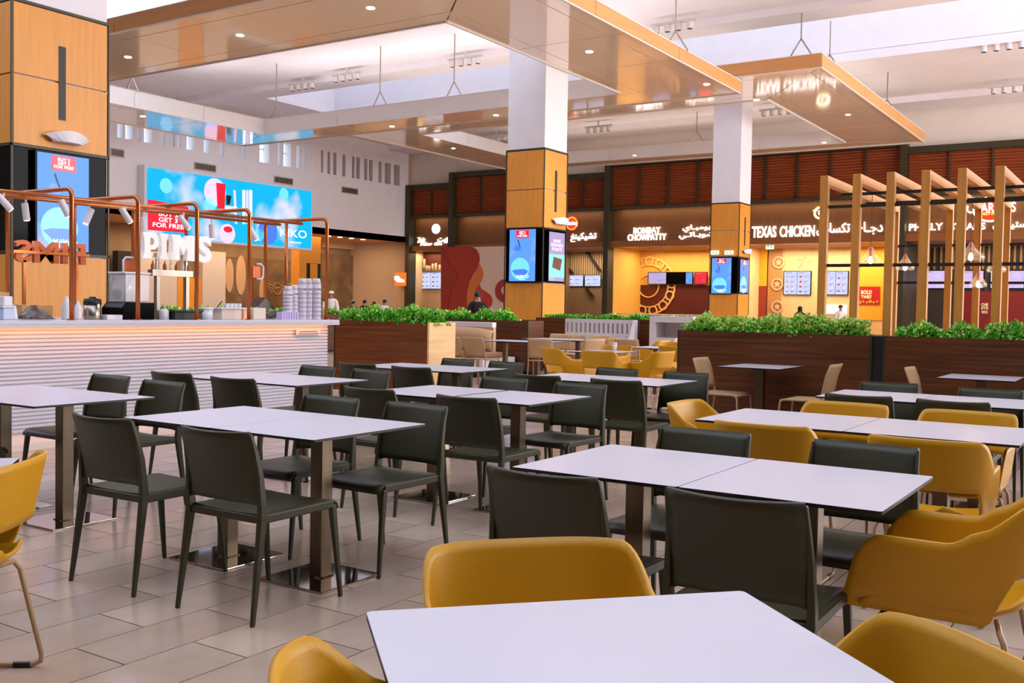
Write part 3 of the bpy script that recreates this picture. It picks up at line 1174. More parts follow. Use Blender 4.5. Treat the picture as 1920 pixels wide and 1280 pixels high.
D47 = 46.8
n1 = Vector((math.sin(A47), -math.cos(A47), 0))     # from far end towards the camera-right end
tub(-1.03, 1.77, D47 - 90, 'mustard tub chair behind the cornerwise table, its wide back in lower centre')
tub(-.83, 1.19, D47, 'mustard tub chair at the bottom edge, left of the cornerwise table')
tub(-.40, 1.56, D47 + 180, 'mustard tub chair at the bottom right corner by the cornerwise table')
tub(-.53, 3.45, 180, 'mustard tub chair seen from its side at the right edge')
tub(-3.42, 1.76, 217, 'mustard tub chair on a sled frame at the left edge')
tub(-1.62, 4.93, 90, 'mustard tub chair seen from behind at the right table, left of two')
tub(-.86, 4.86, 90, 'mustard tub chair seen from behind at the right table, right of two')
tub(-1.58, 5.88, 270, 'mustard tub chair facing us over the right table, left of two')
tub(-.90, 5.84, 270, 'mustard tub chair facing us over the right table, right of two')
tub(-2.12, 5.50, 0, 'mustard tub chair at the left end of the right table')
tub(-.22, 5.35, 180, 'mustard tub chair cut by the right edge beyond the side-on one')
tub(-6.05, 11.50, 92, 'far mustard tub chair with its back to us before the cup table')
tub(-6.78, 11.72, 60, 'far mustard tub chair left of the cup table, side on')
tub(-5.64, 11.97, 172, 'far mustard tub chair right of the cup table, facing left')
tub(-6.80, 13.1, 270, 'far mustard tub chair behind the cup table, only its rim showing')
tub(-6.05, 13.9, 60, 'far mustard tub chair beside the dark planter post')
tub(-6.75, 15.15, 270, 'far mustard tub chair behind the table before the white cabinet')
tub(-8.6, 16.35, 120, 'farthest mustard tub chair before the slotted bench, left of two')
tub(-7.6, 16.2, 180, 'farthest mustard tub chair before the slotted bench, right of two')


# ================================================================== beige chairs
def make_beige(label, group):
    t = thing('cafe_chair', label, 'chair', group=group)
    g = []
    for i in range(8):
        v = i / 7
        y = -.20 + .42 * v
        z = .455 - .012 * math.sin(v * PI) - (.02 * max(0, v - .8) / .2)
        g.append([((-1 + k / 4) * (.205 + .01 * v), y, z) for k in range(9)])
    put('seat', MB().sheet(g, .012), BEIGE, t, smooth=True)
    rows = []
    for i in range(9):
        v = i / 8
        row = []
        for k in range(11):
            s = -1 + 2 * k / 10
            row.append((s * (.196 + .012 * v), -.205 - .085 * v ** 1.3 - .028 * (1 - s * s), .50 + .32 * v))
        rows.append(row)
    put('backrest', MB().sheet(rows, .012), BEIGE, t, smooth=True)
    for s in (-1, 1):
        x = s * .212
        put('leg', MB().tube([(x, -.19, .445), (x, .15, .445), (x, .195, .44), (x, .215, .415), (x * 1.06, .245, 0)], .011, 8), SAND, t, smooth=True)
        put('leg', MB().tube([(x * .95, -.285, .81), (x * .98, -.245, .70), (x, -.205, .50), (x, -.19, .43), (x * 1.06, -.255, 0)], .011, 8), SAND, t, smooth=True)
    return t


BG = 'beige cafe chairs with sand frames'


def beige(x, y, deg, label):
    place('beige', make_beige, (x, y, 0), math.radians(deg - 90), label, BG)


beige(-3.97, 10.33, 0, 'beige chair at the left of the table by the right planter')
beige(-3.05, 10.25, 180, 'beige chair at the right of the table by the right planter')
beige(-1.78, 10.28, 0, 'beige chair left of the table at the right edge, only its back showing')
beige(-9.70, 13.95, 90, 'far beige chair with its back to us before the tan bench, middle one')
beige(-10.02, 13.75, 90, 'far beige chair beside the pale planter end')
beige(-8.72, 14.35, 110, 'far beige chair right of the bench tables, nearer of two')
beige(-8.35, 15.15, 150, 'far beige chair right of the bench tables, farther of two')
beige(-10.1, 16.95, 270, 'farthest beige chair before the oak column, left of three')
beige(-9.72, 16.98, 270, 'farthest beige chair before the oak column, middle of three')
beige(-9.2, 17.0, 270, 'farthest beige chair before the oak column, right of three')
beige(-8.30, 15.7, 100, 'far beige chair left of two before the slotted bench')
beige(-7.74, 15.66, 100, 'far beige chair right of two before the slotted bench')
beige(-7.75, 17.0, 185, 'far beige chair beside the end of the slotted bench')
# ================================================================== screens and signs
RED = glow('screen_red', (214, 26, 48), 1.0)
ADBLUE = ad_screen('ad_sky_portrait', (98, 164, 252), (190, 200, 252), 1.1, 1.1)
ADCYAN = ad_screen('ad_sky_wide', (10, 190, 250), (226, 230, 252), .42, 1.1)
ADLAV = ad_screen('ad_lavender', (196, 178, 226), (226, 206, 236), 1.5, 1.0)
TXTW = glow('screen_white', (250, 246, 255), 1.3)
PALEB = glow('screen_pale_blue', (104, 198, 250), 1.05)
DEEPB = glow('screen_deep_blue', (64, 112, 226), 1.0)
TEAL = glow('screen_teal', (110, 196, 200), .9)
PINK = glow('screen_pink', (226, 190, 220), 1.0)


class Face:
    """a vertical plane seen from the hall: '-y' (runs along X) or '+x' (runs along Y)"""

    def __init__(s, kind, plane):
        s.k, s.p = kind, plane

    def at(s, px, py):
        q = ony(px, py, s.p) if s.k == '-y' else onx(px, py, s.p)
        return (q.x if s.k == '-y' else q.y, q.z)

    def slab(s, a0, a1, z0, z1, d0, d1, mb=None):
        """box standing d0..d1 proud of the plane"""
        mb = mb or MB()
        if s.k == '-y':
            return mb.box(a0, a1, s.p - d1, s.p - d0, z0, z1)
        return mb.box(s.p + d0, s.p + d1, a0, a1, z0, z1)

    def poly(s, pts, d0, d1, mb=None):
        mb = mb or MB()
        ar = sum(pts[i][0] * pts[(i + 1) % len(pts)][1] - pts[(i + 1) % len(pts)][0] * pts[i][1] for i in range(len(pts)))
        if ar < 0:
            pts = pts[::-1]
        if s.k == '-y':
            return mb.prism(pts, s.p - d1, s.p - d0, 'y')
        return mb.prism(pts, s.p + d0, s.p + d1, 'x')

    def disc(s, a, z, r, d0, d1, n=24, rz=None):
        rz = rz or r
        return s.poly([(a + r * math.cos(2 * PI * k / n), z + rz * math.sin(2 * PI * k / n)) for k in range(n)], d0, d1)

    def ring(s, a, z, r, w, d0, d1, n=32):
        m = MB()
        for k in range(n):
            q0, q1 = 2 * PI * k / n, 2 * PI * (k + 1) / n
            s.poly([(a + r * math.cos(q0), z + r * math.sin(q0)), (a + r * math.cos(q1), z + r * math.sin(q1)),
                    (a + (r - w) * math.cos(q1), z + (r - w) * math.sin(q1)), (a + (r - w) * math.cos(q0), z + (r - w) * math.sin(q0))], d0, d1, m)
        return m

    def text(s, txt, m, par, a0, a1, z0, z1, off, depth=.02, bold=.0, name='lettering', mirror=False):
        pl = s.p - off if s.k == '-y' else s.p + off
        return lettering(name, txt, m, par, s.k, a0, a1, z0, z1, pl, depth, bold, mirror=mirror)

    def base(s, a, z):
        return (a, s.p, z) if s.k == '-y' else (s.p, a, z)


def portrait_ad(face, px0, py0, px1, py1, label, reward=False):
    a0, z1 = face.at(px0, py0)
    a1, z0 = face.at(px1, py1)
    w, h = a1 - a0, z1 - z0
    t = thing('display_screen', label, 'screen', face.base((a0 + a1) / 2, z0))
    U = lambda u: a0 + w * u
    V = lambda v: z0 + h * v
    put('housing', face.slab(a0 - .03, a1 + .03, z0 - .03, z1 + .03, .0, .05), BLACK, t, world=True)
    put('screen_panel', face.slab(a0, a1, z0, z1, .05, .055), ADLAV if reward else ADBLUE, t, world=True)
    if reward:
        face.text('BANK\nREWARD\nPOINTS', PINK, t, U(.12), U(.88), V(.62), V(.86), .056, .004, .01)
        put('picture_field', face.slab(U(0), U(1), V(.08), V(.55), .055, .058), TEAL, t, world=True)
        put('picture_card', face.poly([(U(.2), V(.28)), (U(.72), V(.22)), (U(.84), V(.46)), (U(.28), V(.5))], .058, .062), mat('card_brown', (108, 66, 44), .4), t, world=True)
        return t
    b = put('banner', face.slab(U(.26), U(.74), V(.83), V(.985), .055, .06), RED, t, world=True)
    face.text('BUY 3\nGET 3\nFOR FREE', TXTW, t, U(.31), U(.69), V(.855), V(.965), .0605, .004, .012)
    put('picture_compact', face.poly([(U(.18), V(.60)), (U(.42), V(.58)), (U(.46), V(.67)), (U(.24), V(.70))], .055, .059), DEEPB, t, world=True)
    put('picture_brush', face.poly([(U(.40), V(.66)), (U(.43), V(.66)), (U(.34), V(.80)), (U(.31), V(.79))], .055, .059), mat('brush_dark', (30, 26, 60), .4), t, world=True)
    put('picture_bubble', face.disc(U(.42), V(.24), w * .36, .055, .057), PALEB, t, world=True)
    put('picture_sea', face.poly([(U(.10), V(.20)), (U(.30), V(.10)), (U(.58), V(.10)), (U(.74), V(.19)), (U(.60), V(.235)), (U(.25), V(.225))], .057, .059), DEEPB, t, world=True)
    face.text('KIKO', TXTW, t, U(.30), U(.76), V(.06), V(.12), .0595, .004, .0)
    face.text('MILANO', TXTW, t, U(.40), U(.66), V(.025), V(.042), .0595, .004, .0)
    return t


portrait_ad(Face('+x', -13.48), 66, 284, 162, 473, 'portrait screen with blue advert on the left column')
portrait_ad(Face('-y', 22.12), 958, 431, 1005, 527, 'portrait screen with blue advert on the front of the middle column')
portrait_ad(Face('+x', -13.50), 1027, 434, 1054, 528, 'portrait screen with lavender and teal advert on the side of the middle column', True)
portrait_ad(Face('-y', 36.38), 1336, 484, 1371, 550, 'portrait screen with blue advert on the far column')
portrait_ad(Face('+x', -13.55), 1386, 486, 1400, 549, 'narrow foreshortened screen on the side of the far column')


# wall wash lanterns and exit signs on the columns
def lantern(face, px0, px1, pyt, pyb, label):
    a0, z1 = face.at(px0, pyt)
    a1, z0 = face.at(px1, pyb)
    w, h = a1 - a0, z1 - z0
    t = thing('wall_lamp', label, 'lamp', face.base((a0 + a1) / 2, z0))
    g = []
    for i in range(9):
        u = -1 + 2 * i / 8
        row = []
        for zz, dd, ww in ((z1 - .04 * u * u * 2, .02, 1.0), (z1 - .04 * u * u * 2, .2 * (1 - .6 * u * u), 1.0), (z0, .2 * (1 - .6 * u * u), .66), (z0, .02, .66)):
            a = (a0 + a1) / 2 + u * w / 2 * ww
            row.append((a, face.p - dd, zz) if face.k == '-y' else (face.p + dd, a, zz))
        g.append(row)
    put('shade', MB().sheet(g, .015), WHITE, t, world=True)
    cm = MB()
    am = a0 - .02
    put('bracket', face.slab((a0 + a1) / 2 - .1, (a0 + a1) / 2 + .1, z0 + .03, z1 - .08, 0, .12), STEEL, t, world=True)
    return t


lantern(Face('+x', -13.50), 80, 161, 242, 275, 'white curved wall lamp on the left column')
lantern(Face('+x', -13.52), 1033, 1061, 406, 423, 'white curved wall lamp on the middle column')
lantern(Face('+x', -13.57), 1391, 1405, 466, 477, 'small white wall lamp on the far column')
GRN = glow('exit_green', (60, 170, 90), 1.2)


def exit_sign(face, px0, py0, px1, py1, label):
    a0, z1 = face.at(px0, py0)
    a1, z0 = face.at(px1, py1)
    t = thing('exit_sign', label, 'sign', face.base((a0 + a1) / 2, z0))
    put('lightbox', face.slab(a0, a1, z0, z1, 0, .08), glow('exit_panel', (226, 236, 226), 1.2), t, world=True)
    w, h = a1 - a0, z1 - z0
    put('arrow', face.poly([(a0 + w * .12, z0 + h * .4), (a0 + w * .3, z0 + h * .4), (a0 + w * .3, z0 + h * .2), (a0 + w * .45, z0 + h * .5), (a0 + w * .3, z0 + h * .8), (a0 + w * .3, z0 + h * .6), (a0 + w * .12, z0 + h * .6)], .08, .085), GRN, t, world=True)
    put('running_figure', face.poly([(a0 + w * .6, z0 + h * .15), (a0 + w * .72, z0 + h * .4), (a0 + w * .85, z0 + h * .15), (a0 + w * .9, z0 + h * .2), (a0 + w * .78, z0 + h * .6), (a0 + w * .8, z0 + h * .85), (a0 + w * .68, z0 + h * .85), (a0 + w * .66, z0 + h * .5), (a0 + w * .55, z0 + h * .2)], .08, .085), GRN, t, world=True)


fc = Face('-y', 36.40)
exit_sign(fc, 1334, 470, 1348, 477, 'lit exit sign on the far column, left of two')
exit_sign(fc, 1360, 470, 1375, 477, 'lit exit sign on the far column, right of two')
exit_sign(Face('-y', FY + .9), 1437, 457, 1451, 467, 'lit exit sign in the yellow shop')

# ---- the wide advert screen on the left wall
lf = Face('+x', XW + .45)
c = [lf.at(275, 314), lf.at(584, 358), lf.at(583, 467), lf.at(275, 440)]
ya, yb = (c[0][0] + c[3][0]) / 2, (c[1][0] + c[2][0]) / 2
za, zb = (c[2][1] + c[3][1]) / 2, (c[0][1] + c[1][1]) / 2
led = thing('video_wall', 'huge wide video screen with sky blue cosmetics advert on the left wall', 'screen', (XW, (ya + yb) / 2, za))
put('housing', MB().box(XW + .0, XW + .45, ya - .12, yb + .1, za - .1, zb + .1), WHITE, led, world=True, bevel=.03)
put('screen_panel', lf.slab(ya, yb, za, zb, .0, .01), ADCYAN, led, world=True)


def lpoly(name, pts, m, d0=.01, d1=.02):
    return put(name, lf.poly([lf.at(*p) for p in pts], d0, d1), m, led, world=True)


lpoly('banner', [(276.5, 373), (353, 388), (353, 437), (276.5, 431)], RED)
a0, z1 = lf.at(286, 388)
a1, z0 = lf.at(344, 428)
lf.text('BUY 3\nGET 3\nFOR FREE', TXTW, led, a0, a1, z0 - .05, z1 - .15, .021, .006, .012)
lpoly('picture_tube', [(404.5, 342.5), (422, 345), (420, 392), (407, 391)], glow('tube_red', (204, 22, 44), 1.0), .03, .04)
lpoly('picture_cap', [(423, 366), (433, 367), (430, 383), (424, 384)], mat('cap_dark', (28, 34, 34), .4), .03, .04)
for k, (a, b, m) in enumerate(((437, 441, PINK), (454, 459, TXTW), (461, 465, PINK), (467, 472, TXTW))):
    lpoly('picture_bottle', [(a, 356), (b, 357), (b + (3 if k == 0 else 0), 420), (a + (3 if k == 0 else 0), 419)], m, .02, .03)
lpoly('picture_podium', [(414, 385), (444, 388), (441, 400), (412, 397)], glow('podium', (236, 216, 206), 1.0), .02, .03)
for (px, py, r, m, nm) in ((311, 348, .32, PALEB, 'picture_bubble'), (403, 360, .62, PINK, 'picture_bubble'), (393, 385, .34, PALEB, 'picture_bubble'), (532, 364, .3, PALEB, 'picture_cloud'),
                           (426, 438, .45, PINK, 'picture_compact'),
                           (502, 434, .62, DEEPB, 'picture_sphere'), (486, 440, .3, PALEB, 'picture_sphere')):
    a, z = lf.at(px, py)
    put(nm, lf.disc(a, z, r, .01, .018), m, led, world=True)
a, z = lf.at(427, 430)
put('picture_blush', lf.disc(a, z, .26, .018, .024, rz=.14), RED, led, world=True)
a0, z1 = lf.at(525, 424)
a1, z0 = lf.at(574, 449)
lf.text('KIKO', TXTW, led, a0, a1, z0 + .05, z1 - .1, .03, .006, .0)
a0, z1 = lf.at(543, 452)
a1, z0 = lf.at(564, 457)
lf.text('MILANO', TXTW, led, a0, a1, z0, z1, .03, .006, .0)

# air grilles in the left wall
wf = Face('+x', XW)
for px0, px1, py, lab in ((206, 233, 288, 'slatted air grille on the white wall beside the left column'), (363, 405, 315, 'slatted air grille above the middle of the video screen'),
                          (513, 549, 340, 'slatted air grille above the right end of the video screen'), (640, 671, 359, 'slatted air grille below the dark slot windows')):
    a0, z1 = wf.at(px0, py - 5)
    a1, z0 = wf.at(px1, py + 2)
    zc = (z0 + z1) / 2
    t = thing('air_grille', lab, 'grille', (XW, (a0 + a1) / 2, zc - .18))
    put('frame', wf.slab(a0, a1, zc - .18, zc + .18, 0, .03), mat('grille_frame', (196, 186, 176), .5), t, world=True)
    put('core', wf.slab(a0 + .05, a1 - .05, zc - .13, zc + .13, .03, .035), mat('grille_dark', (92, 84, 70), .6), t, world=True)
    n = 9
    for k in range(n):
        y = a0 + .08 + (a1 - a0 - .16) * k / (n - 1)
        put('slat', wf.slab(y - .012, y + .012, zc - .13, zc + .13, .035, .05), STEEL, t, world=True)

# ---- shop signs
sf = Face('-y', FY + .30)


def sign(label, px, py):
    a, z = sf.at(px, py)
    return thing('shop_sign', label, 'sign', sf.base(a, z))


def word(t, txt, px0, py0, px1, py1, m=LIT, bold=.014, depth=.08, off=.02):
    a0, _z = sf.at(px0, (py0 + py1) / 2)
    a1, _z = sf.at(px1, (py0 + py1) / 2)
    _a, z1 = sf.at((px0 + px1) / 2, py0)
    _a, z0 = sf.at((px0 + px1) / 2, py1)
    return sf.text(txt, m, t, a0, a1, z0, z1, off, depth, bold)


def rnd(t, name, px, py, rpx, m, d0=.0, d1=.06, wpx=None):
    a, z = sf.at(px, py)
    r = abs(sf.at(px + rpx, py)[0] - a) / 1.17
    if wpx:
        return put(name, sf.ring(a, z, r, r * wpx, d0, d1), m, t, world=True)
    return put(name, sf.disc(a, z, r, d0, d1), m, t, world=True)


YEL = glow('sign_yellow', (250, 196, 60), 2.0)
SRED = glow('sign_red', (220, 46, 20), 1.4)
t = sign('white lit sign with a round lamp emblem over the cream shop by the corner', 815, 462)
rnd(t, 'emblem', 818, 429, 8.5, LIT)
word(t, 'Zait', 784, 445, 798, 455, bold=.014)
word(t, 'Zatar', 788, 453, 811, 463, bold=.014)
word(t, arabic('زيت'), 822, 445, 841, 456, bold=.014)
word(t, arabic('زعتر'), 814, 453, 829, 463, bold=.014)
t = sign('red and yellow round badge sign with white Arabic lettering right of the middle column', 1090, 454)
rnd(t, 'badge', 1073, 419, 13.5, SRED)
rnd(t, 'badge_ring', 1073, 419, 11.8, YEL, .06, .07, .09)
word(t, 'Chicking', 1063, 415, 1084, 424, bold=.014, off=.07, depth=.02)
word(t, arabic('تشيكينغ'), 1071, 436, 1119, 454, bold=.014)
t = sign('white lit sign in Latin and Arabic letters over the amber shop', 1240, 451)
word(t, 'BOMBAY', 1189, 426, 1239, 437.5, bold=.014)
word(t, 'CHOWPATTY', 1178, 438.5, 1250, 451, bold=.014)
word(t, arabic('بومبـاي'), 1281, 421, 1334, 435, bold=.014)
word(t, arabic('شوبـاتـي'), 1274, 434, 1340, 449, bold=.014)
t = sign('long white lit sign in Latin and Arabic letters behind the pergola', 1530, 447)
word(t, 'TEXAS', 1411, 424, 1456, 446, bold=.014)
word(t, 'CHICKEN', 1463, 423, 1528, 444, bold=.014)
word(t, arabic('تكساس'), 1532, 418, 1594, 442, bold=.014)
word(t, arabic('دجـاج'), 1604, 416, 1656, 445, bold=.014)
rnd(t, 'emblem', 1538, 399, 14.5, LIT, 0, .05)
rnd(t, 'emblem_ring', 1538, 399, 14.5, YEL, .05, .06, .14)
rnd(t, 'emblem_field', 1538, 399, 9.5, SIGNWD, .05, .055)
word(t, 'TCS', 1525, 393, 1552, 405, bold=.014, off=.06, depth=.03)
t = sign('white lit sign with a red oval emblem over the dark shop at right', 1830, 432)
word(t, 'PHILLY', 1705, 419, 1768, 432, bold=.014)
word(t, 'STEAKS', 1782, 418, 1848, 431, bold=.014)
word(t, arabic('ستيكس'), 1862, 412, 1925, 431, bold=.014)
a, z = sf.at(1858, 392)
put('emblem_oval', sf.disc(a, z, .62, 0, .04, rz=.46), SRED, t, world=True)
put('emblem_rim', sf.disc(a, z, .70, -.01, .02, rz=.53), LIT, t, world=True)
word(t, 'CHARLEYS', 1813, 380, 1905, 399, bold=.014, off=.05, depth=.05)
word(t, 'PHILLY STEAKS', 1838, 398, 1880, 403, m=YEL, bold=.02, off=.05, depth=.03)

# ---- inside the shops: menu screens and panels (each hangs on a rear wall)
rf = Face('-y', YB)
MENUW = ad_screen('menu_white', (206, 212, 250), (236, 238, 252), 9, 1.1)
MENUL = ad_screen('menu_lavender', (214, 190, 246), (240, 226, 252), 2, 1.1)
FOOD1 = mat('food_gold', (196, 132, 50), .6, var=.3, vscale=12)
FOOD2 = mat('food_red', (150, 46, 30), .6, var=.3, vscale=12)
INK = mat('menu_ink', (96, 110, 190), .5)


def menu(px0, py0, px1, py1, label, m=MENUW, rows=4, face=rf, food=True, pan=1):
    a0, z1 = face.at(px0, py0)
    a1, z0 = face.at(px1, py1)
    t = thing('menu_screen', label, 'screen', face.base((a0 + a1) / 2, z0))
    put('housing', face.slab(a0 - .03, a1 + .03, z0 - .03, z1 + .03, .02, .07), BLACK, t, world=True)
    for q in range(pan):
        b0, b1 = a0 + (a1 - a0) * q / pan + .01, a0 + (a1 - a0) * (q + 1) / pan - .01
        pnl = put('screen_panel', face.slab(b0, b1, z0, z1, .07, .075), m, t, world=True)
        PMAT[pnl.name] = PMAT[t.name]
        w, h = b1 - b0, z1 - z0
        fm, im = MB(), MB()
        for k in range(rows):
            zc = z0 + h * (rows - k - .5) / (rows + .6)
            if food:
                face.poly([(b0 + w * (.12 + .26 * (i / 7)), zc + h * .05 * math.sin(PI * i / 7) * (1 + .3 * (i % 2))) for i in range(8)] + [(b0 + w * .25, zc - h * .03)], .075, .08, fm)
            for i in range(3):
                face.slab(b0 + w * .52, b0 + w * (.86 - .08 * i), zc + h * (.03 - .03 * i), zc + h * (.045 - .03 * i), .075, .078, im)
        if rows == 0:
            continue
        face.slab(b0 + w * .12, b0 + w * .6, z1 - h * .08, z1 - h * .05, .075, .078, im)
        if food:
            put('dish_pictures', fm, FOOD1 if q % 2 == 0 else FOOD2, pnl, world=True, kind='stuff')
        put('price_lines', im, INK, pnl, world=True, kind='stuff')
    return t


af = Face('-y', YBA)
menu(790, 511, 828, 541, 'four-panel menu screen on the cream shop wall', rows=3, pan=2, face=af)
menu(1064, 516, 1094.3, 536, 'menu screen with food pictures under the red badge sign, left of two', rows=2)
menu(1098, 516, 1127, 536, 'menu screen with food pictures under the red badge sign, right of two', rows=2)
menu(1217, 511, 1250, 532, 'pale picture screen in the amber shop, leftmost of the strip', m=ADLAV, rows=1, food=False, face=Face('-y', YB - .15))
menu(1252.5, 511, 1285, 532, 'switched-off black screen in the amber shop strip', m=BLACK, rows=0, food=False, face=Face('-y', YB - .15))
menu(1287, 511, 1299, 532, 'small blue picture screen in the amber shop strip', m=ADBLUE, rows=1, face=Face('-y', YB - .15))
menu(1304, 511, 1326, 532, 'red picture screen in the amber shop strip', m=RED, rows=1, food=False, face=Face('-y', YB - .15))
menu(1471, 509, 1520, 552, 'twin white menu screens left of the first pergola post', rows=4, pan=2)
menu(1545, 509, 1590, 552, 'twin white menu screens between the first pergola posts', rows=3, pan=2)
menu(1714, 508, 1772, 540, 'lavender menu screen in the dark shop, left of three', m=MENUL, rows=1)
menu(1796, 508, 1844, 540, 'lavender menu screen in the dark shop, middle of three', m=MENUL, rows=1)
menu(1858, 508, 1920, 540, 'lavender menu screen in the dark shop, right of three', m=MENUL, rows=1)


def panel(px0, py0, px1, py1, m, d0=.0, d1=.04, name='wall_panel', face=rf):
    a0, z1 = face.at(px0, py0)
    a1, z0 = face.at(px1, py1)
    return put(name, face.slab(a0, a1, z0, z1, d0, d1), m, wb)


# amber shop: lower dark red cladding, carved rosette
DRED = mat('oxblood_cladding', (92, 28, 18), .5, var=.2, vscale=3, stretch=(6, 6, .4))
panel(1172, 534, 1334, 600, DRED)
ROS = mat('carved_rosette', (236, 190, 110), .5)
a, z = rf.at(1217, 536)
for r, wd in ((1.55, .09), (1.15, .06), (.62, .06)):
    put('rosette_ring', rf.ring(a, z, r, wd, .04, .09, 36), ROS, wb)
for k in range(13):
    q = PI * 2 * k / 13 + .1
    put('rosette_petal', rf.ring(a + 1.33 * math.cos(q), z + 1.33 * math.sin(q), .26, .07, .04, .1, 16), ROS, wb)
# counter ledge shared by the amber shop
put('service_ledge', MB().box(fx(1165, 590, 46), fx(1334, 590, 46), FY + .4, FY + .9, 1.05, 1.12), mat('stone_ledge', (230, 210, 176), .4), wb)
# badge shop: corrugated wall and dark struts
STRUT = mat('strut_dark', (40, 30, 22), .5)
CORR = mat('corrugated_panel', (206, 178, 140), .6)
cm = MB()
xa, xb, _z = BX['C']
x = xa + .15
while x < xb - .2:
    rf.slab(x, x + .07, 2.95, ZO, 0, .05, cm)
    x += .14
put('corrugated_panel', cm, CORR, wb, kind='stuff')
for p in (((1098, 470), (1103, 470), (1130, 508), (1125, 508)), ((1062, 498), (1066, 498), (1078, 512), (1072, 512)), ((1098, 538), (1102, 538), (1116, 556), (1110, 556))):
    put('strut', rf.poly([rf.at(*q) for q in p], .06, .2), STRUT, wb)
# yellow shop
YELW = mat('sunny_wall', (238, 170, 40), .6, var=.06)
panel(1411, 459, 1440, 536, YELW)
panel(1411, 536, 1438, 600, mat('brick_red_wall', (150, 52, 30), .6, var=.1))
panel(1606, 455, 1655, 600, YELW)
PERF = mat('perforated_tan', (206, 156, 98), .6, dark=(140, 92, 50), vscale=60)
panel(1440, 468, 1464, 600, PERF)
for (px, py) in ((1461, 492), (1458, 533), (1458, 575)):
    a, z = rf.at(px, py)
    put('wall_roundel', rf.ring(a, z, .30, .07, .04, .1, 24), CORR, wb)
    put('roundel_motif', rf.poly([(a + (.2 if k % 2 == 0 else .08) * math.cos(PI / 2 + PI * k / 5), z + (.2 if k % 2 == 0 else .08) * math.sin(PI / 2 + PI * k / 5)) for k in range(10)], .04, .08), CORR, wb)
for p in (((1508, 480), (1511, 480), (1500, 500), (1497, 500)), ((1497, 484), (1503, 485), (1503, 487), (1497, 486)), ((1513, 488), (1520, 489), (1520, 491), (1513, 490))):
    put('relief_motif', rf.poly([rf.at(*q) for q in p], .0, .06), CORR, wb)
poster = thing('wall_poster', 'red poster with bold cream lettering on the yellow shop wall', 'poster', rf.base(*rf.at(1629, 571)))
a0, z1 = rf.at(1608, 537)
a1, z0 = rf.at(1650, 571)
put('sheet', rf.slab(a0, a1, z0, z1, .05, .08), mat('poster_red', (176, 20, 30), .5), poster, world=True)
CRM = mat('poster_cream', (238, 214, 170), .5)
b0, b1 = a0 + (a1 - a0) * .18, a0 + (a1 - a0) * .66
rf.text('BOLD', CRM, poster, b0, b1, z0 + (z1 - z0) * .56, z0 + (z1 - z0) * .80, .08, .02, .06)
rf.text('TWIST', CRM, poster, b0, b1, z0 + (z1 - z0) * .32, z0 + (z1 - z0) * .52, .08, .02, .06)
for k in range(6):
    put('seal', rf.disc(a0 + (a1 - a0) * (.14 + .15 * k), z0 + (z1 - z0) * (.12 + .05 * (k % 2)), .05 + .03 * (k % 3 == 0), .08, .09), mat('poster_gold', (206, 150, 50), .5), poster, world=True)
# the pass with a warming shelf
put('pass_lightbox', rf.slab(*[rf.at(1546, 590)[0], rf.at(1588, 590)[0]], rf.at(1560, 588)[1], rf.at(1560, 571)[1], .02, .06), glow('pass_white', (240, 230, 240), 1.2), wb)
# dark shop
panel(1796, 546, 1990, 620, mat('deep_red_panel', (120, 20, 16), .5, var=.08))
rf.text('CHE', CRM, wb, *[rf.at(1840, 572)[0], rf.at(1853, 572)[0]], rf.at(1845, 574)[1], rf.at(1845, 568)[1], .045, .02, .05)
rf.text('STE', CRM, wb, *[rf.at(1840, 580)[0], rf.at(1853, 580)[0]], rf.at(1845, 580)[1], rf.at(1845, 575)[1], .045, .02, .05)
rf.text('WO', CRM, wb, *[rf.at(1840, 586)[0], rf.at(1852, 586)[0]], rf.at(1845, 588)[1], rf.at(1845, 582)[1], .045, .02, .05)
batten = MB()
x = rf.at(1730, 470)[0]
while x < rf.at(1990, 470)[0]:
    rf.slab(x, x + .08, rf.at(1800, 505)[1], ZO - .05, .02, .1, batten)
    x += .22 + .1 * random.random()
put('batten_screen', batten, mat('batten_wood', (150, 110, 70), .6), wb, kind='stuff')
panel(1690, 462, 1712, 600, mat('pale_pier', (196, 160, 120), .6), .8, 1.2, 'pale_pier')
# cream shop: dark red arch panel with hanging rods
panel(793, 472, 831, 503, DRED, face=af)
for k, (px, py0, py1) in enumerate(((785, 478, 500), (788, 482, 502), (792, 486, 504), (798, 485, 504), (803, 497, 508), (808, 498, 508), (814, 494, 507), (820, 493, 508), (827, 496, 508))):
    a, z1 = af.at(px, py0)
    _a, z0 = af.at(px, py1)
    put('hanging_rod', MB().lathe([(0, 0), (.07, .02), (.08, .1), (.08, z1 - z0 - .1), (.06, z1 - z0 - .02), (0, z1 - z0)], 10, (a, YBA - .12, z0)), CORR, wb, smooth=True)
ob = Face('-y', FY - .3)
t = thing('light_box_sign', 'small orange light box with white lettering beside the dark corner post', 'sign', ob.base(*ob.at(752, 545)))
a0, z1 = ob.at(742, 511)
a1, z0 = ob.at(762, 536)
put('box', ob.slab(a0, a1, z0, z1, 0, .1), glow('amber_box', (206, 110, 40), .9), t, world=True)
put('lettering', ob.poly([ob.at(*q) for q in ((742, 518), (749, 517), (753, 522), (760, 525), (760, 529), (748, 529), (742, 524))], .1, .12), LIT, t, world=True)

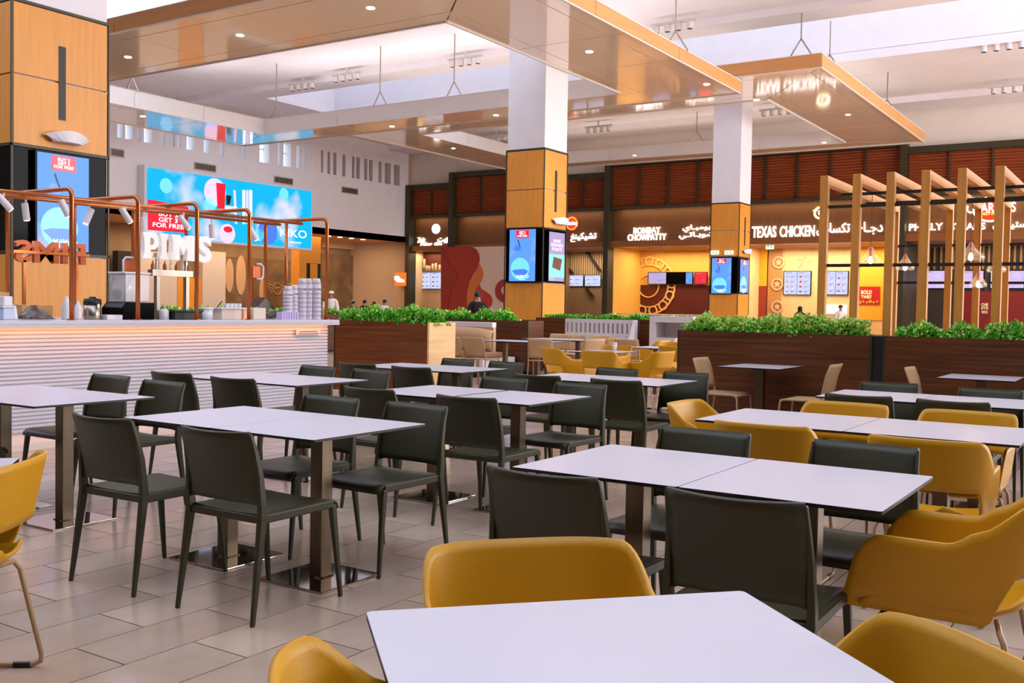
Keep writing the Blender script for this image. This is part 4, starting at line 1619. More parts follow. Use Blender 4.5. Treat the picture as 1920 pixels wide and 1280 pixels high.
# ---- mural wall
mf = Face('-y', 44.55)
mural = struct('wall_mural', 'cream wall with layered red and orange wave mural')
put('board', mf.slab(mf.at(828, 520)[0], mf.at(1003, 520)[0], 0, mf.at(880, 463)[1], -.3, 0), mat('mural_cream', (226, 200, 184), .6), mural)
for nm, col_, d, pts in (
        ('wave', (166, 44, 26), .04, [(828, 463), (886, 463), (894, 468), (899, 478), (899.5, 488), (896, 500), (888, 513), (880, 528), (877, 545), (876, 560), (878, 600), (828, 600)]),
        ('wave', (150, 38, 22), .07, [(828, 463), (834, 470), (838, 484), (845, 497), (855, 506), (859, 516), (856, 528), (849, 541), (843, 560), (840, 600), (828, 600)]),
        ('wave', (216, 120, 62), .035, [(899.5, 494), (905, 505), (907, 514), (904, 525), (895, 538), (889, 552), (887, 570), (889, 600), (876, 600), (876, 560), (877, 545), (881, 529), (890, 513)]),
        ('wave', (196, 58, 36), .025, [(898, 531), (903, 541), (912, 547), (920, 553), (924, 562), (922, 572), (914, 580), (908, 600), (888, 600), (888, 566), (892, 545)])):
    put(nm, mf.poly([mf.at(*q) for q in pts], 0, d), mat('mural_%d_%d' % col_[:2], col_, .55, var=.04), mural)
a, z = mf.at(947, 545)
put('wave', mf.disc(a, z, .62, 0, .03), mat('mural_166_44', (166, 44, 26)), mural)
put('wave', mf.disc(a + .05, z + .02, .26, .03, .04), mat('mural_cream', (226, 200, 184)), mural)

# ---- under the left wall: stone panels, ovals, winged emblems, oak pier
uf = Face('+x', -40.9)
STONE = mat('taupe_panel', (128, 100, 68), .75, dark=(96, 72, 46), vscale=1.6, bump=.25, bscale=10)
PALE = mat('pale_panel', (206, 190, 178), .7, var=.04)


def upan(px0, py0, px1, py1, m, d0, d1, name='wall_panel', f=uf):
    a0, z1 = f.at(px0, py0)
    a1, z0 = f.at(px1, py1)
    return put(name, f.slab(a0, a1, max(0, z0), z1, d0, d1), m, und)


upan(408, 480, 560, 620, STONE, 0, .15)
upan(600, 475, 675, 620, STONE, 0, .15)
upan(676, 470, 760, 620, PALE, 0, .3)
upan(600, 440, 740, 475, mat('tan_band', (186, 150, 110), .7), 0, .2)
upan(250, 470, 322, 620, PALE, .2, .4)
upan(368, 470, 410, 620, PALE, .2, .5)
upan(322, 520, 368, 620, OAK, .2, .4)
upan(206, 470, 230, 620, BLACKM, .2, .6, 'dark_door')
for cx0, cx1, py0, py1 in ((418, 433, 484, 548), (438, 456, 478, 553), (482, 493, 520, 572)):
    a0, z1 = uf.at(cx0, py0)
    a1, z0 = uf.at(cx1, py1)
    put('oval_inset', uf.disc((a0 + a1) / 2, (z0 + z1) / 2, (a1 - a0) / 2, .15, .2, rz=(z1 - z0) / 2), mat('oval_tan', (196, 156, 116), .6), und)


def wings(px, py, s):
    a, z = uf.at(px, py)
    m = MB()
    m2 = uf.ring(a, z, .34 * s, .05 * s, .15, .19, 20)
    for sg in (-1, 1):
        for k in range(4):
            z0 = z + (.18 - .16 * k) * s
            l = (1.0 - .16 * k) * s
            uf.poly([(a + sg * .36 * s, z0), (a + sg * l, z0 + .16 * s), (a + sg * l, z0 + .10 * s), (a + sg * .36 * s, z0 - .06 * s)], .15, .19, m2)
    uf.poly([(a - .18 * s, z + .05 * s), (a + .18 * s, z + .12 * s), (a + .18 * s, z + .05 * s), (a - .18 * s, z - .02 * s)], .15, .19, m2)
    put('winged_emblem', m2, mat('emblem_gilt', (186, 150, 108), .45, metal=.3), und)


wings(516, 541, 1.0)
wings(661, 541, .72)
pf = Face('+x', -37.6)
upan(562, 430, 600, 620, OAK, -.6, 0, 'oak_pier', pf)
upan(575, 493, 600, 545, BLACKM, 0, .02, 'screen_band', pf)
upan(581, 494, 594, 545, OAK, .02, .04, 'oak_panel', pf)
area('undercroft_wash', (-39.6, 34, 4.6), 1.2, 18, 120, (1, .74, .48))
# ================================================================== the juice kiosk
KX = -8.52
kio = thing('kiosk_counter', 'long kiosk counter clad in white ribbed boards with a white top', 'counter', (KX - .4, 6.3, 0))
RIB = mat('white_rib_board', (208, 210, 222), .45, var=.03, vscale=2)
put('carcass', MB().box(KX - .84, KX - .05, 3.2, 9.0, .1, 1.10), RIB, kio, world=True)
nr = 26
ph = (1.085 - .13) / nr
for k in range(nr):
    z0 = .13 + ph * k
    m = MB()
    prof = [(0, .002), (.008, .004), (.013, ph * .35), (.011, ph * .75), (.003, ph - .003), (0, ph - .003)]
    v, f = [], []
    L = [(KX - .05, 3.2), (KX - .05, 9.03)]
    for (d, zz) in prof:
        v += [(KX - .05 + d, 3.2, z0 + zz), (KX - .05 + d, 9.0 + d, z0 + zz), (KX - .84, 9.0 + d, z0 + zz)]
    n = len(prof)
    for i in range(n - 1):
        for j in range(2):
            f.append((i * 3 + j, i * 3 + j + 1, (i + 1) * 3 + j + 1, (i + 1) * 3 + j))
    m.add(v, f)
    put('rib_board', m, RIB, kio, world=True, smooth=False)
put('counter_top', MB().box(KX - .86, KX + .08, 3.15, 9.09, 1.105, 1.145), HPL, kio, world=True, bevel=.006)
put('light_strip', MB().box(KX + .035, KX + .07, 3.3, 8.95, 1.096, 1.105), glow('kiosk_led', (255, 140, 60), 16), kio, world=True)
put('front_lip', MB().box(KX + .072, KX + .08, 3.15, 9.09, 1.085, 1.106), HPL, kio, world=True)
put('plinth', MB().prism([(KX - .06, 0), (KX + .16, 0), (KX + .14, .06), (KX + .02, .11), (KX - .06, .12)], 3.2, 9.0, 'y'), mat('plinth_cream', (226, 212, 196), .4), kio, world=True)
pl = thing('notice_plate', 'small printed notice fixed at the end of the kiosk counter', 'sign', (KX + .02, 8.65, .96))
put('plate', MB().box(KX - .02, KX - .008, 8.45, 8.85, .965, 1.03), RIB, pl, world=True)
put('print_lines', MB().box(KX - .008, KX - .006, 8.50, 8.80, 1.0, 1.012).box(KX - .008, KX - .006, 8.48, 8.82, .975, .985), mat('menu_grey', (120, 110, 100), .6), pl, world=True)

# copper tube arches
ZA, XF, XR = 2.37, -8.56, -9.62
ZT_ = 1.145
rr = .07
for y, lab in ((4.87, 'off-frame first'), (5.59, 'copper tube arch on the kiosk, leftmost'), (6.31, 'copper tube arch on the kiosk left of the white letters'), (7.03, 'copper tube arch behind the last white letter'),
               (7.75, 'copper tube arch right of the white letters'), (8.98, 'copper tube arch at the right end of the kiosk')):
    if lab.startswith('off'):
        continue
    path = [(XF, y, ZT_)]
    path += [(XF, y, ZA - rr)]
    for k in range(1, 6):
        q = PI / 2 * k / 5
        path.append((XF - rr + rr * math.cos(q), y, ZA - rr + rr * math.sin(q)))
    for k in range(0, 6):
        q = PI / 2 + PI / 2 * k / 5
        path.append((XR + rr + rr * math.cos(q), y, ZA - rr + rr * math.sin(q)))
    path += [(XR, y, ZT_)]
    t = thing('tube_arch', lab, 'pipe frame', (XF, y, ZT_))
    put('tube', MB().tube(path, .022, 12), COPPER, t, world=True, smooth=True)
    put('foot_flange', MB().lathe([(.045, 0), (.045, .008), (.03, .012), (0, .012)], 14, (XF, y, ZT_)), COPPER, t, world=True)
    put('foot_flange', MB().lathe([(.045, 0), (.045, .008), (.03, .012), (0, .012)], 14, (XR, y, ZT_)), COPPER, t, world=True)
put_c = MB().box(XR - .45, XR + .235, 3.2, 9.05, 1.06, 1.145)
solo('rear_worktop', put_c, HPL, 'white worktop under the rear feet of the copper arches', 'worktop')
solo('worktop_cabinet', MB().box(XR - .42, XR + .22, 3.25, 9.0, 0, 1.06), RIB, 'white cabinet run inside the kiosk', 'cabinet')
for x, z, lab in ((-8.98, ZA - .035, 'copper rail over the kiosk, nearer of two'), (-9.36, ZA - .035, 'copper rail over the kiosk, farther of two')):
    solo('tube_rail', MB().tube([(x, 3.3, z - .012), (x, 8.98, z - .012)], .019, 10), COPPER, lab, 'pipe frame', smooth=True)
solo('tube_post', MB().tube([(-9.22, 8.95, 1.145), (-9.22, 8.95, ZA - .02)], .02, 10), COPPER, 'copper post standing behind the stacked cups', 'pipe frame', smooth=True)


# spot lights on the rails
def spot(px, py, x, yaw, tilt, lab):
    p = onx(px, py, x)
    t = thing('spot_lamp', lab, 'spotlight', (x, p.y, ZA - .06))
    top = Vector((x, p.y, ZA - .075))
    d = Vector((math.cos(yaw) * math.sin(tilt), math.sin(yaw) * math.sin(tilt), -math.cos(tilt)))
    a = Vector((x, p.y, p.z)) - d * .075
    b = a + d * .17
    put('barrel', MB().tube([a, a + d * .008, b], [.025, .032, .032], 14), WHITE, t, world=True, smooth=False)
    put('lamp_face', MB().tube([b, b + d * .004], .024, 12), LITW, t, world=True)
    put('bracket', MB().tube([(x, p.y, ZA - .045), (x, p.y, a.z + .0), a + d * .03], .010, 6), WHITE, t, world=True)


for k, (px, py, x, yw, tl, lab) in enumerate((
        (7, 378, -8.98, 1.2, .7, 'white spot lamp cut by the left edge of the picture'), (48, 395, -9.36, 1.2, .12, 'white spot lamp beside the first rear copper post'),
        (120, 388, -8.98, 1.3, .45, 'white spot lamp crossing the blue portrait screen'), (167, 404, -9.36, -1.7, .4, 'white spot lamp against the black column band'),
        (235, 402, -8.98, 1.3, .6, 'white spot lamp above the first white letter'), (269, 420, -9.36, 1.2, .08, 'white upright spot lamp beside the edge of the video screen'),
        (344, 415, -8.98, 1.3, .7, 'white spot lamp before the red banner'), (397, 432, -9.36, 1.2, .05, 'white upright spot lamp before the middle of the video screen'),
        (473, 436, -8.98, 1.3, .55, 'white spot lamp beside the fourth copper post'))):
    spot(px, py, x, yw, tl, lab)

# ---- raised letters on a steel stand
SX = -8.88
sfc = Face('+x', SX)
stand = thing('sign_stand', 'steel stand carrying the white kiosk letters', 'stand', (SX, 7.0, ZT_))
y0, y1 = sfc.at(284, 512)[0], sfc.at(360, 515)[0]
zt = sfc.at(320, 510)[1]
put('beam', MB().box(SX - .06, SX + .02, y0, y1, zt - .045, zt + .02), STEEL, stand, world=True)
for px in (297, 352):
    y = sfc.at(px, 560)[0]
    put('leg', MB().box(SX - .05, SX, y - .02, y + .02, ZT_, zt - .045), STEEL, stand, world=True)
for k in range(7):
    y = y0 + (y1 - y0) * (.06 + .145 * k)
    mb = MB().lathe([(.018, 0), (.02, .01), (.02, .05 + .02 * (k % 2)), (.007, .075 + .02 * (k % 2)), (.007, .095 + .02 * (k % 2)), (0, .096 + .02 * (k % 2))], 12, (SX - .02, y, zt + .02))
    solo('sauce_bottle', mb, [mat('amber_glass', (176, 110, 50), .15), PLASTIC][k % 2 * 1], ['first', 'second', 'third', 'fourth', 'fifth', 'sixth', 'seventh'][k] + ' small bottle from the left under the white letters', 'bottle', 'small bottles on the letter stand', smooth=True)


def flared(kind):
    """outlines of heavy flared capitals in a unit box"""
    if kind == 'P':
        o = [(0, 0), (.58, 0), (.50, .28), (.50, .34), (.80, .36), (1.0, .52), (1.0, .80), (.80, 1.0), (0, 1.0), (.10, .70), (.12, .30)]
        return o, [(.48, .52), (.62, .53), (.70, .60), (.70, .72), (.62, .79), (.48, .80)]
    if kind == 'I':
        return [(0, 0), (1, 0), (.78, .3), (.78, .7), (1, 1), (0, 1), (.22, .7), (.22, .3)], None
    if kind == 'M':
        return [(0, 0), (.36, 0), (.33, .30), (.36, .55), (.50, .22), (.62, .55), (.66, .30), (.62, 0), (1, 0), (.93, .3), (.93, .7), (1, 1), (.68, 1), (.52, .74), (.36, 1), (.02, 1), (.09, .7), (.07, .3)], None
    return None, None


letters = thing('shop_letters', 'large white flared letters spelling the kiosk name above the counter', 'sign', (SX, 7.0, 1.75))
spans = (('P', 259, 290), ('I', 291, 309), ('M', 311, 361), ('S', 361, 389))
zb_, zt2 = 1.775, 2.045
LETW = glow('letter_white', (236, 230, 228), .22)
HALO = mat('letter_side', (196, 150, 120), .4)
for ch, p0, p1 in spans:
    a0, a1 = sfc.at(p0 + .8, 470)[0], sfc.at(p1 - .8, 470)[0]
    if ch == 'S':
        sfc.text('S', LETW, letters, a0, a1 + .01, zb_ - .01, zt2 + .01, .0, .07, .045, name='letter')
        continue
    o, hole = flared(ch)
    P = [(a0 + (a1 - a0) * u, zb_ + (zt2 - zb_) * v) for u, v in o]
    lt = put('letter', sfc.poly(P, 0, .07), LETW, letters, world=True)
    if hole:
        H = [(a0 + (a1 - a0) * u, zb_ + (zt2 - zb_) * v) for u, v in hole]
        put('counter_hole', sfc.poly(H, .07, .073), HALO, letters, world=True)
put('backing_rail', MB().box(SX - .03, SX, sfc.at(262, 470)[0], sfc.at(386, 470)[0], 1.80, 1.84), STEEL, letters, world=True)
for px in (297, 352):
    y = sfc.at(px, 500)[0]
    put('prop', MB().box(SX - .035, SX - .015, y - .012, y + .012, zt + .02, 1.81), STEEL, letters, world=True)
# the same name on the other side of the kiosk, seen from behind
bf = Face('+x', -9.95)
back = thing('shop_letters', 'copper letters of the kiosk name seen from behind before the left column', 'sign', (-9.95, 6.2, 1.7))
ORG = mat('copper_letter', (200, 98, 40), .4, metal=.3)
a0, a1 = bf.at(24, 470)[0], bf.at(156, 478)[0]
bf.text('PIMS', ORG, back, a0, a1, bf.at(90, 494)[1], bf.at(90, 453)[1], .0, .05, .03, mirror=True)
put('crossbar', MB().box(-9.94, -9.88, a0 - .03, a1 + .03, bf.at(90, 475)[1] - .015, bf.at(90, 475)[1] + .015), COPPER, back, world=True)
for y in (a0 + .1, a1 - .1):
    put('prop', MB().box(-9.93, -9.90, y - .015, y + .015, 1.145, bf.at(90, 490)[1]), COPPER, back, world=True)

# ---- things on the kiosk worktops
cf = Face('+x', -8.80)
rfc = Face('+x', -9.15)


def span(px0, px1, pyt, face=cf, pyb=597):
    a0 = face.at(px0, pyb)[0]
    a1 = face.at(px1, pyb)[0]
    z1 = face.at((px0 + px1) / 2, pyt)[1]
    return a0, a1, z1, (a0 + a1) / 2, (a1 - a0) / 2


CARD = mat('cardboard', (206, 160, 104), .8, var=.08)
MILK = mat('milky_plastic', (232, 228, 232), .35)
ICE = mat('pale_blue_plastic', (196, 206, 226), .35)
a0, a1, z1, c_, r_ = span(-6, 16, 555)
t = thing('storage_tub', 'pale blue white tub stack at the left end of the kiosk top', 'container', (-8.8, c_, ZT_))
put('tub', MB().box(-8.9, -8.7, a0, a1, ZT_, ZT_ + .11), ICE, t, world=True, bevel=.01)
put('lid', MB().box(-8.91, -8.69, a0 - .01, a1 + .01, ZT_ + .11, ZT_ + .125), MILK, t, world=True, bevel=.004)
put('tub', MB().box(-8.89, -8.71, a0 + .01, a1 - .01, ZT_ + .125, z1), MILK, t, world=True, bevel=.01)
a0, a1, z1, c_, r_ = span(19, 33, 572)
t = thing('sugar_shaker', 'white ribbed shaker at the left end of the kiosk top', 'shaker', (-8.8, c_, ZT_))
put('body', MB().lathe([(r_, 0), (r_ * .95, .02), (r_ * .7, .09), (r_ * .6, z1 - ZT_ - .02)], 16, (-8.8, c_, ZT_)), MILK, t, world=True, smooth=True)
put('cap', MB().lathe([(r_ * .62, 0), (r_ * .62, .02), (r_ * .3, .03), (0, .03)], 16, (-8.8, c_, z1 - .02)), STEEL, t, world=True, smooth=True)
# crumpled bag
a0, a1, z1, c_, r_ = span(37, 98, 573)
rnd_ = random.Random(3)
g = []
for i in range(13):
    u = i / 12
    row = []
    for j in range(15):
        q = PI * j / 14
        h = math.sin(PI * min(1, u * 1.05)) ** .7 * (z1 - ZT_) * (.95 if u < .5 else .72) * (1 + .25 * (rnd_.random() - .5))
        row.append((-8.8 + .11 * math.cos(q) * (.6 + .4 * math.sin(PI * u)), a0 + (a1 - a0) * u, ZT_ + .004 + max(.004, h * math.sin(q))))
    g.append(row)
solo('produce_bag', MB().sheet(g, .004), mat('smoky_plastic_bag', (112, 96, 86), .25, dark=(56, 44, 40), vscale=18, bump=.4, bscale=30), 'crumpled clear bag of dark produce lying on the kiosk top', 'bag', smooth=True)
for px0, px1, pt, lab in ((14, 36, 548, 'cardboard box farthest left behind the kiosk bag'), (60, 88, 572, 'cardboard box behind the bag, left of two'), (90, 118, 573, 'cardboard box behind the bag, right of two')):
    a0, a1, z1, c_, r_ = span(px0, px1, pt, rfc)
    t = thing('cardboard_box', lab, 'box', (-9.4, c_, ZT_))
    put('carton', MB().box(-9.5, -9.32, a0, a1, ZT_, z1), CARD, t, world=True)
    put('tape', MB().box(-9.43, -9.39, a0 - .001, a1 + .001, z1, z1 + .002), mat('packing_tape', (226, 196, 150), .3), t, world=True)
for px0, px1, pt, lab in ((122, 139, 556, 'milky plastic jug beside the first copper post, left of two'), (146, 158, 564, 'milky plastic jug beside the first copper post, right of two')):
    a0, a1, z1, c_, r_ = span(px0, px1, pt)
    h = z1 - ZT_
    t = thing('plastic_jug', lab, 'jug', (-8.85, c_, ZT_))
    put('body', MB().lathe([(r_, 0), (r_ * 1.02, .02), (r_ * 1.02, h * .5), (r_ * .8, h * .75), (r_ * .35, h * .9), (r_ * .33, h)], 18, (-8.85, c_, ZT_)), MILK, t, world=True, smooth=True)
    put('handle', MB().tube([(-8.85, c_ + r_ * .7, ZT_ + h * .72), (-8.85, c_ + r_ * 1.25, ZT_ + h * .66), (-8.85, c_ + r_ * 1.2, ZT_ + h * .4), (-8.85, c_ + r_ * .98, ZT_ + h * .34)], .008, 8), MILK, t, world=True, smooth=True)
a0, a1, z1, c_, r_ = span(165, 193, 556)
h = z1 - ZT_
t = thing('steel_urn', 'steel canister with a black lid on the kiosk top', 'canister', (-8.85, c_, ZT_))
put('body', MB().lathe([(r_ * .95, 0), (r_, .01), (r_, h * .66)], 24, (-8.85, c_, ZT_)), STEEL, t, world=True, smooth=True)
put('lid', MB().lathe([(r_ * 1.04, h * .66), (r_ * 1.05, h * .72), (r_ * .98, h * .9), (r_ * .4, h * .93), (r_ * .36, h), (0, h)], 24, (-8.85, c_, ZT_)), BLACKM, t, world=True, smooth=True)
put('latch', MB().box(-8.85 + r_, -8.85 + r_ + .015, c_ - .012, c_ + .012, ZT_ + h * .52, ZT_ + h * .68), STEEL, t, world=True)
a0, a1, z1, c_, r_ = span(194, 223, 590)
solo('paper_pile', MB().box(-8.9, -8.74, a0, a1, ZT_, z1), MILK, 'low white tray between the steel canister and the juicer', 'tray', bevel=.004)
# juicer
a0, a1, z1, c_, r_ = span(222, 283, 510)
h = z1 - ZT_
t = thing('juice_machine', 'juicer with a black base and clear upper case left of the letters', 'machine', (-8.9, c_, ZT_))
put('base', MB().prism([(a0, ZT_), (a1, ZT_), (a1, ZT_ + h * .36), (a0 + .05, ZT_ + h * .36), (a0, ZT_ + h * .24)], -9.08, -8.74, 'x'), BLACK, t, world=True, bevel=.01)
put('case', MB().box(-9.04, -8.78, a0 + .06, a1 - .03, ZT_ + h * .37, ZT_ + h * .96), PLASTIC, t, world=True, bevel=.01)
put('lid', MB().box(-9.05, -8.77, a0 + .05, a1 - .02, ZT_ + h * .96, ZT_ + h), MILK, t, world=True, bevel=.006)
put('press_arm', MB().tube([(-8.9, c_ - .05, ZT_ + h * .38), (-8.9, c_ - .03, ZT_ + h * .6), (-8.9, c_ + .02, ZT_ + h * .9)], .014, 8), STEEL, t, world=True, smooth=True)
put('dial', MB().lathe([(.03, 0), (.03, .02), (0, .022)], 16, (-8.88, c_ - .03, ZT_ + h * .66)), CHROME, t, world=True)
put('drum', MB().lathe([(.05, 0), (.055, .05), (.05, .1), (0, .1)], 18, (-8.9, c_ + .05, ZT_ + h * .42)), STEEL, t, world=True, smooth=True)
# menu blade beside it
bl = rfc
a0, z1 = bl.at(229, 482)
a1, z0 = bl.at(247, 516)
t = thing('blade_sign', 'rounded orange board with a white rim left of the letters', 'sign', (-9.15, (a0 + a1) / 2, z0))
put('board', MB().box(-9.17, -9.14, a0 + .02, a1 + .05, z0, z1 - .02), ORG, t, world=True, bevel=.03, seg=4)
put('rim', MB().tube([(-9.13, a1, z1), (-9.13, a0 + .03, z1), (-9.13, a0, z1 - .03), (-9.13, a0, z0 + .03), (-9.13, a0 + .03, z0)], .012, 8), MILK, t, world=True, smooth=True)
put('pole', MB().tube([(-9.16, a1 + .02, ZT_), (-9.16, a1 + .02, z0)], .012, 8), COPPER, t, world=True)
a0, z1 = bl.at(482, 495)
a1, z0 = bl.at(491, 523)
t = thing('blade_sign', 'rounded orange board with a white rim beside the fourth copper post', 'sign', (-9.15, (a0 + a1) / 2, z0))
put('board', MB().box(-9.17, -9.14, a0 - .08, a1 - .02, z0, z1 - .02), ORG, t, world=True, bevel=.03, seg=4)
put('rim', MB().tube([(-9.13, a0 - .02, z1), (-9.13, a1 - .03, z1), (-9.13, a1, z1 - .03), (-9.13, a1, z0 + .03), (-9.13, a1 - .03, z0), (-9.13, a0 - .02, z0)], .012, 8), MILK, t, world=True, smooth=True)
put('pole', MB().tube([(-9.16, a0 - .05, ZT_), (-9.16, a0 - .05, z0)], .012, 8), COPPER, t, world=True)
# bottle, crate, tubs
a0, a1, z1, c_, r_ = span(300, 315, 570)
h = z1 - ZT_
t = thing('pump_bottle', 'white squat bottle under the letter stand', 'bottle', (-8.8, c_, ZT_))
put('body', MB().lathe([(r_, 0), (r_, h * .55), (r_ * .6, h * .68), (r_ * .35, h * .72)], 16, (-8.8, c_, ZT_)), MILK, t, world=True, smooth=True)
put('cap', MB().lathe([(r_ * .4, h * .72), (r_ * .4, h * .82), (r_ * .2, h), (0, h)], 12, (-8.8, c_, ZT_)), CORR, t, world=True, smooth=True)
a0, a1, z1, c_, r_ = span(316, 368, 581)
t = thing('black_crate', 'low black crate on the kiosk top under the letters', 'crate', (-8.8, c_, ZT_))
put('body', MB().box(-8.86, -8.70, a0, a1, ZT_, z1 - .02), BLACKM, t, world=True, bevel=.006)
put('rim', MB().box(-8.867, -8.69, a0 - .01, a1 + .01, z1 - .02, z1), BLACKM, t, world=True, bevel=.004)
a0, a1, z1, c_, r_ = span(373, 398, 576)
t = thing('white_bucket', 'white round tub beside the black crate', 'container', (-8.82, c_, ZT_))
put('body', MB().lathe([(r_ * .92, 0), (r_, (z1 - ZT_) * .8)], 22, (-8.82, c_, ZT_)), MILK, t, world=True, smooth=True)
put('lid', MB().lathe([(r_ * 1.05, (z1 - ZT_) * .8), (r_ * 1.05, (z1 - ZT_)), (0, (z1 - ZT_) * 1.02)], 22, (-8.82, c_, ZT_)), MILK, t, world=True, smooth=True)
a0, a1, z1, c_, r_ = span(409, 462, 577)
t = thing('topping_bin', 'long cream topping bin with white pots in it, right of the white tub', 'container', (-8.85, c_, ZT_))
put('body', MB().box(-8.98, -8.74, a0, a1, ZT_, z1 - .012), mat('bin_cream', (226, 206, 190), .3), t, world=True, bevel=.006)
put('rim', MB().box(-9.0, -8.72, a0 - .03, a1 + .01, z1 - .012, z1), MILK, t, world=True, bevel=.004)
put('divider', MB().box(-8.739, -8.73, a0 + (a1 - a0) * .72, a0 + (a1 - a0) * .78, ZT_, z1 - .012), COPPER, t, world=True)
for k in range(4):
    put('pot', MB().lathe([(.022, 0), (.026, .045), (.026, .05), (0, .05)], 12, (-8.86, a0 + (a1 - a0) * (.42 + .15 * k), z1)), MILK, t, world=True)
put('scoop', MB().tube([(-8.86, a0 + .03, z1), (-8.84, a0 + .08, z1 + .07)], [.012, .02], 8), STEEL, t, world=True)
a0, a1, z1, c_, r_ = span(468, 492, 577)
solo('napkin_bin', MB().box(-8.98, -8.74, a0, a1, ZT_, z1), mat('bin_cream', (226, 206, 190)), 'cream square bin right of the fourth copper post', 'container', bevel=.006)
a0, a1, z1, c_, r_ = span(511, 542, 584)
t = thing('lilac_box', 'lilac striped carton before the stacked cups', 'box', (-8.75, c_, ZT_))
put('carton', MB().box(-8.735, -8.64, a0, a1, ZT_, z1), mat('lilac_card', (206, 186, 226), .6), t, world=True)
for k in range(6):
    put('stripe', MB().box(-8.64, -8.638, a0 + (a1 - a0) * (.1 + .15 * k), a0 + (a1 - a0) * (.14 + .15 * k), ZT_ + .005, z1 - .005), mat('lilac_stripe', (150, 120, 190), .6), t, world=True)
a0, a1, z1, c_, r_ = span(492, 530, 557)
h = z1 - ZT_
t = thing('order_terminal', 'tilted dark order screen with cables behind the lilac carton', 'screen', (-9.0, c_, ZT_))
put('stand', MB().prism([(a0, ZT_), (a1, ZT_), (a1, ZT_ + h * .4), (a0 + .06, ZT_ + h * .25)], -9.08, -8.92, 'x'), STEEL, t, world=True)
put('screen_panel', MB().add([(-8.92, a0 + .04, ZT_ + h * .55), (-8.92, a0 + .16, ZT_ + h * .98), (-9.08, a0 + .16, ZT_ + h), (-9.08, a0 + .04, ZT_ + h * .57), (-8.90, a1 - .02, ZT_ + h * .45), (-9.08, a1 - .02, ZT_ + h * .5)],
    [(0, 1, 2, 3), (1, 4, 5, 2), (0, 4, 1), (3, 2, 5), (0, 3, 5, 4)]), mat('terminal_brown', (60, 30, 22), .3), t, world=True)
put('cable', MB().tube([(-8.86, a0 + .02, ZT_ + .01), (-8.82, a0 + .06, ZT_ + .07), (-8.8, a0 + .13, ZT_ + .02), (-8.82, a1 - .08, ZT_ + .06), (-8.82, a1 - .05, ZT_ + .01)], .006, 6), BLACKM, t, world=True, smooth=True)
ordn = ['first', 'second', 'third', 'fourth', 'fifth']
for k, (px0, px1, pt) in enumerate(((530, 544, 536), (545, 556.5, 534), (557, 570, 522), (571, 583, 522), (583.5, 597, 522))):
    a0, a1, z1, c_, r_ = span(px0, px1, pt)
    h = z1 - ZT_
    x = -8.78 - .02 * (k % 2)
    t = thing('cup_stack', ordn[k] + ' tall stack of clear cups from the left at the kiosk end', 'cups', (x, c_, ZT_), group='stacks of cups on the kiosk')
    n = 8
    prof = []
    for q in range(n):
        z0 = h * .86 * q / n
        prof += [(r_, z0), (r_, z0 + .006), (r_ * .93, z0 + .012), (r_ * .92, z0 + h * .86 / n - .002)]
    prof += [(r_ * .9, h * .86)]
    put('stacked_rims', MB().lathe(prof, 18, (x, c_, ZT_)), mat('cup_clear', (222, 212, 226), .25, var=.05), t, world=True, smooth=True)
    put('top_cup', MB().lathe([(r_ * .92, h * .86), (r_ * .72, h * .985), (r_ * .68, h), (0, h)], 18, (x, c_, ZT_)), MILK, t, world=True, smooth=True)
    put('printed_mark', MB().box(x + r_ * .92, x + r_ * .94, c_ - r_ * .4, c_ + r_ * .4, ZT_ + h * .72, ZT_ + h * .76), mat('cup_print', (110, 100, 100), .5), t, world=True)
a0, a1, z1, c_, r_ = span(598, 604, 565)
solo('glass_guard', MB().box(-9.1, -8.75, c_ - .006, c_ + .006, ZT_, z1), GLASS, 'upright glass screen at the end of the kiosk', 'glass panel')
# ================================================================== planters, shrubs, benches, pergola
ORD = ['first', 'second', 'third', 'fourth', 'fifth', 'sixth', 'seventh', 'eighth', 'ninth', 'tenth', 'eleventh', 'twelfth', 'thirteenth', 'fourteenth', 'fifteenth', 'sixteenth']


def planter(label, x0, x1, y0, y1, z, m=WALNUT, end=None, boards=4):
    t = thing('planter_box', label, 'planter', ((x0 + x1) / 2, (y0 + y1) / 2, 0))
    put('trough', MB().box(x0 + .03, x1 - .03, y0 + .03, y1 - .03, .06, z - .06), BLACKM, t, world=True)
    put('plinth', MB().box(x0 + .06, x1 - .06, y0 + .06, y1 - .06, 0, .06), BLACKM, t, world=True)
    h = (z - .07) / boards
    for k in range(boards):
        a, b = .07 + h * k + .0008, .07 + h * (k + 1) - .0008
        put('board', MB().box(x0 + .03, x1 - .03, y0, y0 + .03, a, b), m, t, world=True)
        put('board', MB().box(x0 + .03, x1 - .03, y1 - .03, y1, a, b), m, t, world=True)
        put('end_board', MB().box(x0, x0 + .03, y0 + .03, y1 - .03, a, b), m, t, world=True)
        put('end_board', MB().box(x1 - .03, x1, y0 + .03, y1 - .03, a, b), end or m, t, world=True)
    for x in (x0, x1 - .03):
        for y in (y0, y1 - .03):
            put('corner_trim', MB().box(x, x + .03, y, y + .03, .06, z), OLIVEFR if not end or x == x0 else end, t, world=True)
    put('soil', MB().box(x0 + .03, x1 - .03, y0 + .03, y1 - .03, z - .06, z - .03), SOIL, t, world=True)
    return t


